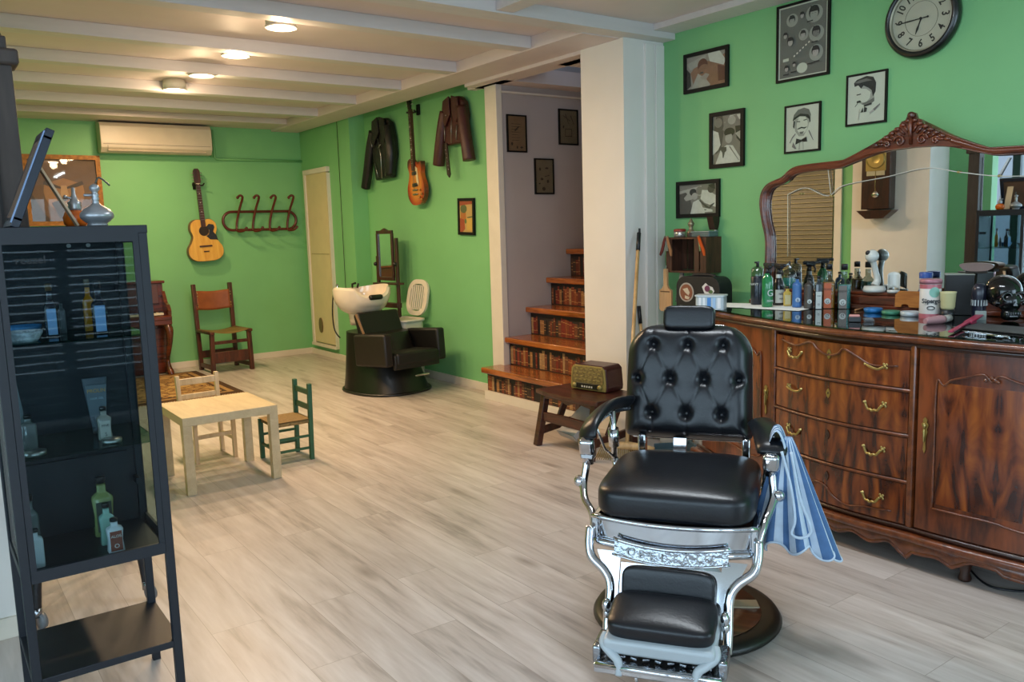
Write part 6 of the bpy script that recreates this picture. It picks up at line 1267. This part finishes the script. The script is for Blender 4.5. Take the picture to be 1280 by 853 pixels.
MB().lathe([(0, 0), (.028, 0), (.030, .004), (.030, .10), (.029, .155), (.018, .175), (.015, .182), (0, .182)], GRG, seg=24).build('body', t); trigger(t, .178); mb = MB(); mb.lathe([(.0305, .02), (.0305, .10)], mat('green_label', '2b7a4c', .4), seg=20, a0=215, a1=325); mb.build('label', t); text_mesh('G', .05, WL, 'lettering', t, (0, -.0318, .075), (90, 0, 0), .0004); text_mesh('mint', .02, WL, 'lettering', t, (0, -.0318, .035), (90, 0, 0), .0004)
t = thing('spray_bottle', 'black spray bottle with a black and white label and black trigger', 'bottle', onp_(973, 381), -20)
MB().lathe([(0, 0), (.028, 0), (.031, .004), (.031, .105), (.026, .13), (.015, .15), (.015, .172), (0, .172)], mat('black_bottle', '131318', .2, coat=.5), seg=24).build('body', t); trigger(t, .168); MB().lathe([(.0315, .012), (.0315, .085)], WL, seg=20, a0=205, a1=335).build('label', t); text_mesh('NISH', .018, mat('label_ink', '22232a', .5), 'lettering', t, (0, -.0328, .062), (90, 0, 0), .0004); text_mesh('MAN', .014, mat('label_ink', '22232a'), 'lettering', t, (0, -.0328, .035), (90, 0, 0), .0004)
MB().lathe([(.0155, .14), (.0155, .17)], WL, seg=16).build('neck_label', t)
t = thing('disinfectant_jar', 'big clear jar of teal liquid with a chrome and black pump, behind the spray bottles', 'jar', on(987, 379), -60)
MB().lathe([(0, 0), (.040, 0), (.042, .01), (.042, .16), (.034, .19), (.014, .20), (.0, .20)], CLG, seg=28).build('body', t); MB().lathe([(0, .012), (.039, .012), (.039, .145), (0, .145)], TEAL, seg=28).build('liquid', t); mb = MB(); mb.cyl((0, 0, .19), (0, 0, .215), .014, CHROME, seg=16); mb.tube([(0, 0, .2), (-.01, -.01, .225), (-.05, -.03, .20)], .006, CHROME, 8); mb.cyl((0, 0, .215), (0, 0, .24), .009, BLK, seg=12); mb.build('pump', t)
bottle('vial_bottle', 'little square bottle with a yellow liquid between the spray bottles and the blue one', onp_(984, 382), .042, .105, mat('pale_yellow', 'c3a74e', .15, coat=.4), mat('brown_cap', '3b3228', .4), mat('cream_label', 'cfc28f', .5), None, .72, 0, .3, (.1, .8), rz=-45)
bottle('hair_tonic', 'blue bottle with a pale round emblem and black cap', onp_(996, 384), .050, .165, mat('blue_bottle', '3564a0', .3, coat=.3), BLK, mat('blue_label', '426ea6', .4), mat('blue_emblem', 'a9bccf', .5), .72, 0, .22, (.08, .92), rz=-45, round_=True, labtxt=['', 'B'], labcol='23406a')
bottle('hair_tonic', 'dark grey bottle with a round white emblem and black cap', on(1010.5, 386), .048, .165, mat('grey_bottle', '37332f', .3, coat=.3), BLK, mat('grey_label', '45403b', .4), WL, .72, 0, .2, (.05, .95), rz=-45, round_=True, labtxt=['', 'R'], labcol='33281f')
bottle('hair_tonic', 'slim dark bottle with a white label and black cap', on(1022.5, 386.5), .036, .175, mat('ink_bottle', '2b3136', .15, coat=.6), BLK, WL, None, .8, 0, .22, (.02, .68), rz=-45, labtxt=['FINE', 'D'], labcol='23262a')
bottle('hair_tonic', 'clear bottle of orange tonic with a red label and white round emblem', on(1035.5, 385.5), .062, .235, CLG, BLK, mat('orange_label', 'bd5f38', .5), WL, .60, -.14, .40, (.02, .96), rz=-50, labtxt=['MOOR', 'G'], labcol='33281f', liquid=mat('orange_liquid', 'e38d1e', .1, coat=.5), lvl=.97)
bottle('hair_tonic', 'clear bottle of teal tonic with a grey label and white round emblem', on(1054.5, 386), .066, .235, CLG, BLK, mat('grey_tonic_label', '77706a', .5), WL, .60, -.14, .42, (.02, .9), rz=-50, labtxt=['BREW', 'G'], labcol='33281f', liquid=TEAL, lvl=.92)
for (nm, u, v, r, h, c) in (('blue', 1091.5, 392.5, .043, .022, '1f6fb0'), ('green', 1114, 395, .043, .018, '3d7f63'), ('white', 1138, 397, .044, .022, 'b9c3c8')):
    t = thing('pomade_tin', 'flat round %s pomade tin on the glass top' % nm, 'tin', on(u, v-2), -60, 'three flat pomade tins on the sideboard')
    m_ = mat('tin_'+nm, c, .35, .2); MB().lathe([(0, 0), (r-.002, 0), (r, .002), (r, h*.45)], m_, seg=32).build('body', t); MB().lathe([(r+.0015, h*.42), (r+.0015, h-.002), (r-.001, h), (r*.8, h), (r*.78, h-.002), (0, h-.002)], m_, seg=32).build('lid', t)
t = thing('sponge', 'small black block with a pink top lying near the front edge', 'sponge', on(1068, 402.5), -55); MB().box((0, 0, .012), (.055, .04, .024), BLK, bev=.003).build('body', t); MB().box((0, 0, .028), (.045, .032, .010), mat('pink_foam', 'c78a84', .7), bev=.003).build('pad', t)
t = thing('clipper_guard', 'little grey clipper comb beside the black block with pink top', 'clipper guard', on(1085, 402), -40); mb = MB(); mb.box((0, 0, .012), (.04, .02, .006), mat('guard_grey', '6f7378', .4))
for k in range(7): mb.box((-.018+.006*k, -.012, .006), (.002, .026, .010), mat('guard_grey', '6f7378'))
mb.build('comb', t)
t = thing('pencil', 'tan wooden stick lying in front of the teal tonic bottle', 'stick', on(1074, 388), 10); mb = MB(); mb.tube([(-.05, 0, .006), (.05, 0, .006)], .005, mat('tan_pencil', 'a5744c', .5), 6); mb.build('shaft', t)
# pink can
t = thing('styling_powder_can', 'pink and white cylindrical can with black script lettering and a teal disc', 'can', on(1162, 397.5), -58)
PK = mat('can_pink', 'b3616a', .4, coat=.3); CANW = mat('can_white', 'cfc9c2', .45)
MB().lathe([(0, 0), (.045, 0), (.046, .003), (.046, .158), (.044, .16)], CANW, seg=36).build('body', t); MB().lathe([(.044, .16), (.048, .16), (.048, .178), (.043, .182), (0, .182)], mat('can_lid', 'a9707a', .35, .2), seg=36).build('lid', t)
MB().lathe([(.0465, .0), (.0465, .022)], PK, seg=36).build('band', t); MB().lathe([(.0465, .138), (.0465, .158)], PK, seg=36).build('band', t); 
mb = MB(); mb.grid(lambda a, b: (.0472*math.sin(R(18)+.024/.047*b*math.cos(2*math.pi*a)), -.0472*math.cos(R(18)+.024/.047*b*math.cos(2*math.pi*a)), .122+.024*b*math.sin(2*math.pi*a)), 24, 2, mat('can_teal', '7fb0a0', .4), closeu=True); mb.build('disc', t)
text_mesh('Süpergo', .029, mat('label_ink', '22232a'), 'lettering', t, (0, -.0485, .082), (90, 0, 0), .0005, sx=.8, bold=.0009); mb = MB(); mb.tube([(.016*math.cos(R(a)), -.0478, .05+.008*math.sin(R(a))) for a in range(0, 360, 20)], .0018, mat('label_ink', '22232a'), 5, closed=True); mb.build('oval', t)
t = thing('shaving_mug', 'small cream mug between the pink can and the black box', 'mug', on(1184, 399), -30); MB().lathe([(0, 0), (.026, 0), (.03, .01), (.034, .075), (.036, .08), (.033, .08), (.028, .012), (0, .01)], mat('cream_china', 'c9c08f', .3, coat=.3), c=(0, 0, .045), seg=28).build('cup', t); MB().lathe([(0, 0), (.03, 0), (.03, .044), (0, .045)], BLK, seg=20).build('stand', t)
t = thing('talc_brush', 'pink-grey soft talc brush lying on its side before the pink can', 'brush', on(1168, 405), -20); MB().tube(spline([(-.05, 0, .014), (.0, 0, .016), (.05, 0, .018)], 4), [.012, .014, .016, .017, .018, .019, .019, .018, .016], mat('talc_pink', 'a97c80', .6), 12).build('brush_head', t); MB().tube([(.05, .0, .018), (.09, .01, .02)], .016, mat('talc_grey', '9a958f', .7), 10).build('handle', t)
t = thing('black_box', 'square black cardboard box standing near the mirror', 'box', on(1197, 393), -60); MB().box((0, 0, .095), (.12, .10, .19), mat('black_box_card', '0f1011', .5), bev=.003).build('body', t); MB().box((0, 0, .192), (.125, .105, .006), mat('box_lid_grey', '8a8e84', .4), bev=.002).build('lid', t)
t = thing('comb', 'bright pink hair comb lying diagonally at the front edge', 'comb', on(1208, 411), 0)
PKC = mat('hot_pink', 'a32349', .35); a_ = Vector(on(1188, 418))-Vector(on(1208, 411)); b_ = Vector(on(1228, 398))-Vector(on(1208, 411))
mb = MB(); mb.bar(a_+Vector((0, 0, .010)), (a_+b_)*.5+Vector((0, 0, .014)), .018, .008, PKC, bev=.002); mb.build('handle', t); mb = MB(); mb.bar((a_+b_)*.5+Vector((0, 0, .014)), b_+Vector((0, 0, .022)), .032, .008, PKC, bev=.002)
dd = (b_-a_).normalized(); sd = Vector((-dd.y, dd.x, 0))
for k in range(9): q = (a_+b_)*.5+dd*(.012*k+.006)+Vector((0, 0, .015)); mb.bar(q-sd*.014, q-sd*.014-Vector((0, 0, .013)), .002, .003, PKC)
mb.build('comb_head', t)
t = thing('tool_mat', 'dark rubber mat along the front edge at the right end', 'mat', on(1245, 414), -98); MB().box((.04, .06, .003), (.42, .20, .005), mat('mat_black', '14171a', .5), bev=.002).build('mat', t)
CLP = mat('clip_steel', 'b9bcc0', .25, 1.0)
for k in range(9):
    p = on(1205+6.3*k, 418.0+.9*k); t = thing('sectioning_clip', 'silver hair clip in the row of clips on the dark mat', 'clip', (p[0]+.012, p[1], ZT+.0058), -98+rnd.uniform(-35, 35), 'silver hair clips on the dark mat')
    mb = MB(); mb.bar((-.022, 0, .004), (.022, 0, .007), .008, .003, CLP, bev=.001); mb.build('arm', t); mb = MB(); mb.bar((-.02, .003, .002), (.02, .004, .002), .006, .002, CLP); mb.build('jaw', t)
# glossy black skull ornament
GB = mat('gloss_black_ceramic', '0a0b0d', .14, coat=.3)
t = thing('skull_ornament', 'glossy black ceramic skull ornament on the right part of the glass top', 'ornament', on(1256, 400), -40)
mb = MB(); mb.ball((0, .03, .125), (.075, .095, .075), GB, 28); mb.ball((0, -.035, .085), (.05, .045, .05), GB, 20); mb.box((0, -.045, .028), (.07, .06, .05), GB, bev=.018)
for sx in (-1, 1): mb.tube([(sx*.028+.019*math.cos(R(a)), -.065-.008*math.cos(R(a))*sx*0, .108+.019*math.sin(R(a))) for a in range(0, 360, 24)], .007, GB, 6, closed=True); mb.ball((sx*.052, -.03, .08), (.018, .02, .014), GB, 12)
mb.prism([(-.01, .07), (0, .09), (.01, .07)], .01, GB, off=-.085)
for k in range(6): mb.box((-.025+.01*k, -.078, .035), (.008, .008, .018), GB, bev=.003)
mb.build('skull', t)
t = thing('hair_clipper', 'dark hair clipper with a ribbed band standing beside the skull', 'clipper', on(1223, 399), -50)
mb = MB(); mb.lathe([(0, 0), (.026, 0), (.03, .02), (.028, .09), (.032, .11), (.03, .14), (.018, .16), (0, .162)], mat('clipper_navy', '181b2c', .3, coat=.3), seg=24); mb.build('body', t); mb = MB()
for k in range(16): a = 2*math.pi*k/16; mb.box((.031*math.cos(a), .031*math.sin(a), .075), (.005, .005, .026), TIN)
mb.build('ribbed_band', t); MB().box((0, -.03, .02), (.045, .01, .04), mat('pale_tag', '8f9a94', .5)).build('tag', t)
t = thing('wooden_brush', 'upturned wooden-backed brush lying on the black box', 'brush', (on(1205, 393)[0]+.02, on(1205, 393)[1]-.04, ZT+.196), -70); mb = MB(); mb.prism([(p.x, p.z) for p in spline([(-.07, 0, .035), (-.06, 0, .046), (0, 0, .05), (.06, 0, .044), (.07, 0, .03), (.04, 0, .012), (-.04, 0, .012)], 4, closed=True)], .05, mat('brush_wood', '5e3a22', .35, coat=.3), off=-.025); mb.build('back', t); MB().box((0, 0, .007), (.09, .04, .012), mat('brush_bristle', '2b231c', .8)).build('bristles', t)
t = thing('razor_stand', 'thin chrome razor stand rising beside the clipper', 'stand', on(1239, 392), -60); mb = MB(); mb.lathe([(0, 0), (.03, 0), (.026, .008), (.006, .012), (.005, .2), (0, .205)], CHROME, seg=16); mb.tube([(0, 0, .19), (.03, -.01, .2), (.05, -.02, .17)], .004, CHROME, 6); mb.ball((0, 0, .21), .012, CHROME, 10); mb.build('stand', t)
# ledge of the mirror base: white robot-like toy, camera, blue-capped jar, wooden board
def ML(x, z=.105, y=-.045):
    q = Matrix.Rotation(R(MR), 3, 'Z') @ Vector((x, y, 0)); return (MX+q.x, MY+q.y, ZT+z)
WPL = mat('white_gloss', 'cfd0c8', .25, coat=.4)
t = thing('desk_camera', 'white ball-headed desk camera on a curved stand in front of the mirror', 'camera', ML(-.13, .088), MR+20)
mb = MB(); mb.lathe([(0, 0), (.055, 0), (.058, .012), (.05, .03), (0, .032)], WPL, seg=28); mb.build('base', t); MB().tube(spline([(.0, .02, .03), (.01, .03, .06), (.0, .02, .11), (-.01, .0, .16)], 4), [.022, .021, .02, .019, .018, .017, .016, .015, .015, .015, .015, .015, .015], WPL, 12).build('neck', t); mb = MB(); mb.ball((-.015, -.005, .185), .034, WPL, 20); mb.build('head', t); MB().ball((-.032, -.022, .202), (.014, .014, .014), BLK, 12).build('lens', t)
t = thing('white_scoop', 'small white curved plastic scoop beside the desk camera', 'scoop', ML(-.03, .088), MR+30); mb = MB(); mb.grid(lambda a, b: (.028*math.cos(math.pi*a), .018*math.sin(math.pi*a)-.01, .01+.08*b+.015*math.sin(math.pi*a)), 14, 6, WPL); mb.lathe([(0, 0), (.03, 0), (.03, .012), (0, .012)], WPL, seg=20); mb.build('body', t, solid=.003)
t = thing('cotton_jar', 'clear cylindrical jar with a blue lid on the mirror ledge', 'jar', ML(.13, .088), MR); MB().lathe([(0, 0), (.028, 0), (.03, .003), (.03, .08), (0, .08)], mat('frosted_jar', 'b9c6cc', .2, coat=.3), seg=24).build('body', t); MB().lathe([(.031, .078), (.031, .104), (.028, .107), (0, .107)], mat('blue_lid', '2a4f9c', .35), seg=24).build('lid', t); MB().lathe([(.0308, .004), (.0308, .022)], mat('blue_lid', '2a4f9c'), seg=24).build('band', t)
t = thing('wooden_board', 'orange-brown wooden board with a round notch, propped along the mirror base', 'board', ML(.15, .0245, -.125), MR); OW = wood('orange_wood', '9a5a22', 'c8853c', 5, .4, .2, 'x'); mb = MB(); mb.prism([(-.13, 0), (-.10, 0), (-.095, .012), (-.08, .016), (-.065, .012), (-.06, 0), (.14, 0), (.14, .08), (-.11, .08), (-.13, .06)], .014, OW, off=-.007); mb.build('board', t)
# ------------------------------------------------------------------ daylight and view
w = bpy.data.worlds.new('sky'); SC.world = w; w.use_nodes = True; N, L = w.node_tree.nodes, w.node_tree.links
bg = N['Background']; bg.inputs[0].default_value = (.62, .78, 1.0, 1); bg.inputs[1].default_value = SKY
# daylight coming in through the two glazed shopfront sides
for (nm, loc, rot, sx, sy, e) in (('daylight_front', (.95, -2.7, 1.5), (90, 0, 0), 6.5, 2.3, DAYF), ('daylight_left', (-2.75, .5, 1.5), (90, 0, -90), 5.6, 2.3, DAYL)):
    ld = bpy.data.lights.new(nm, 'AREA'); ld.shape = 'RECTANGLE'; ld.size = sx; ld.size_y = sy; ld.energy = e; ld.color = (.62, .80, 1.0)
    o = bpy.data.objects.new(nm, ld); COL.objects.link(o); o.location = loc; o.rotation_euler = tuple(R(a) for a in rot)
vs = SC.view_settings; SC.display_settings.display_device = 'sRGB'; vs.view_transform = 'Standard'; vs.look = 'None'; vs.gamma = 1; vs.use_curve_mapping = False; vs.exposure = EXPO
SC.cycles.max_bounces = 8; SC.cycles.diffuse_bounces = 4; SC.cycles.glossy_bounces = 5; SC.cycles.transparent_max_bounces = 16; SC.cycles.transmission_bounces = 6; SC.cycles.caustics_reflective = False; SC.cycles.caustics_refractive = False
SC.cycles.sample_clamp_indirect = 4; SC.cycles.use_denoising = True

# unseen fluorescent batten, added as fill to brighten the sideboard and chair tops
t = thing('added_tube_fill', 'white fluorescent batten, unseen, added as fill above the barber chair', 'ceiling light', (2.4, 2.1, Z), 90)
MB().box((0, 0, -.02), (1.25, .08, .04), TRIM, bev=.004).build('housing', t); MB().cyl((-.6, 0, -.055), (.6, 0, -.055), .014, mat('tube_fill_glow', 'f2f7ff', .5, emit=6), seg=14).build('tube', t)
ld = bpy.data.lights.new('tube_fill', 'AREA'); ld.shape = 'RECTANGLE'; ld.size = 1.2; ld.size_y = .06; ld.energy = TUBE_FILL; ld.color = (.86, .94, 1.0); o = bpy.data.objects.new('tube_fill', ld); COL.objects.link(o); o.location = (2.4, 2.1, Z-.08); o.rotation_euler.z = R(90)
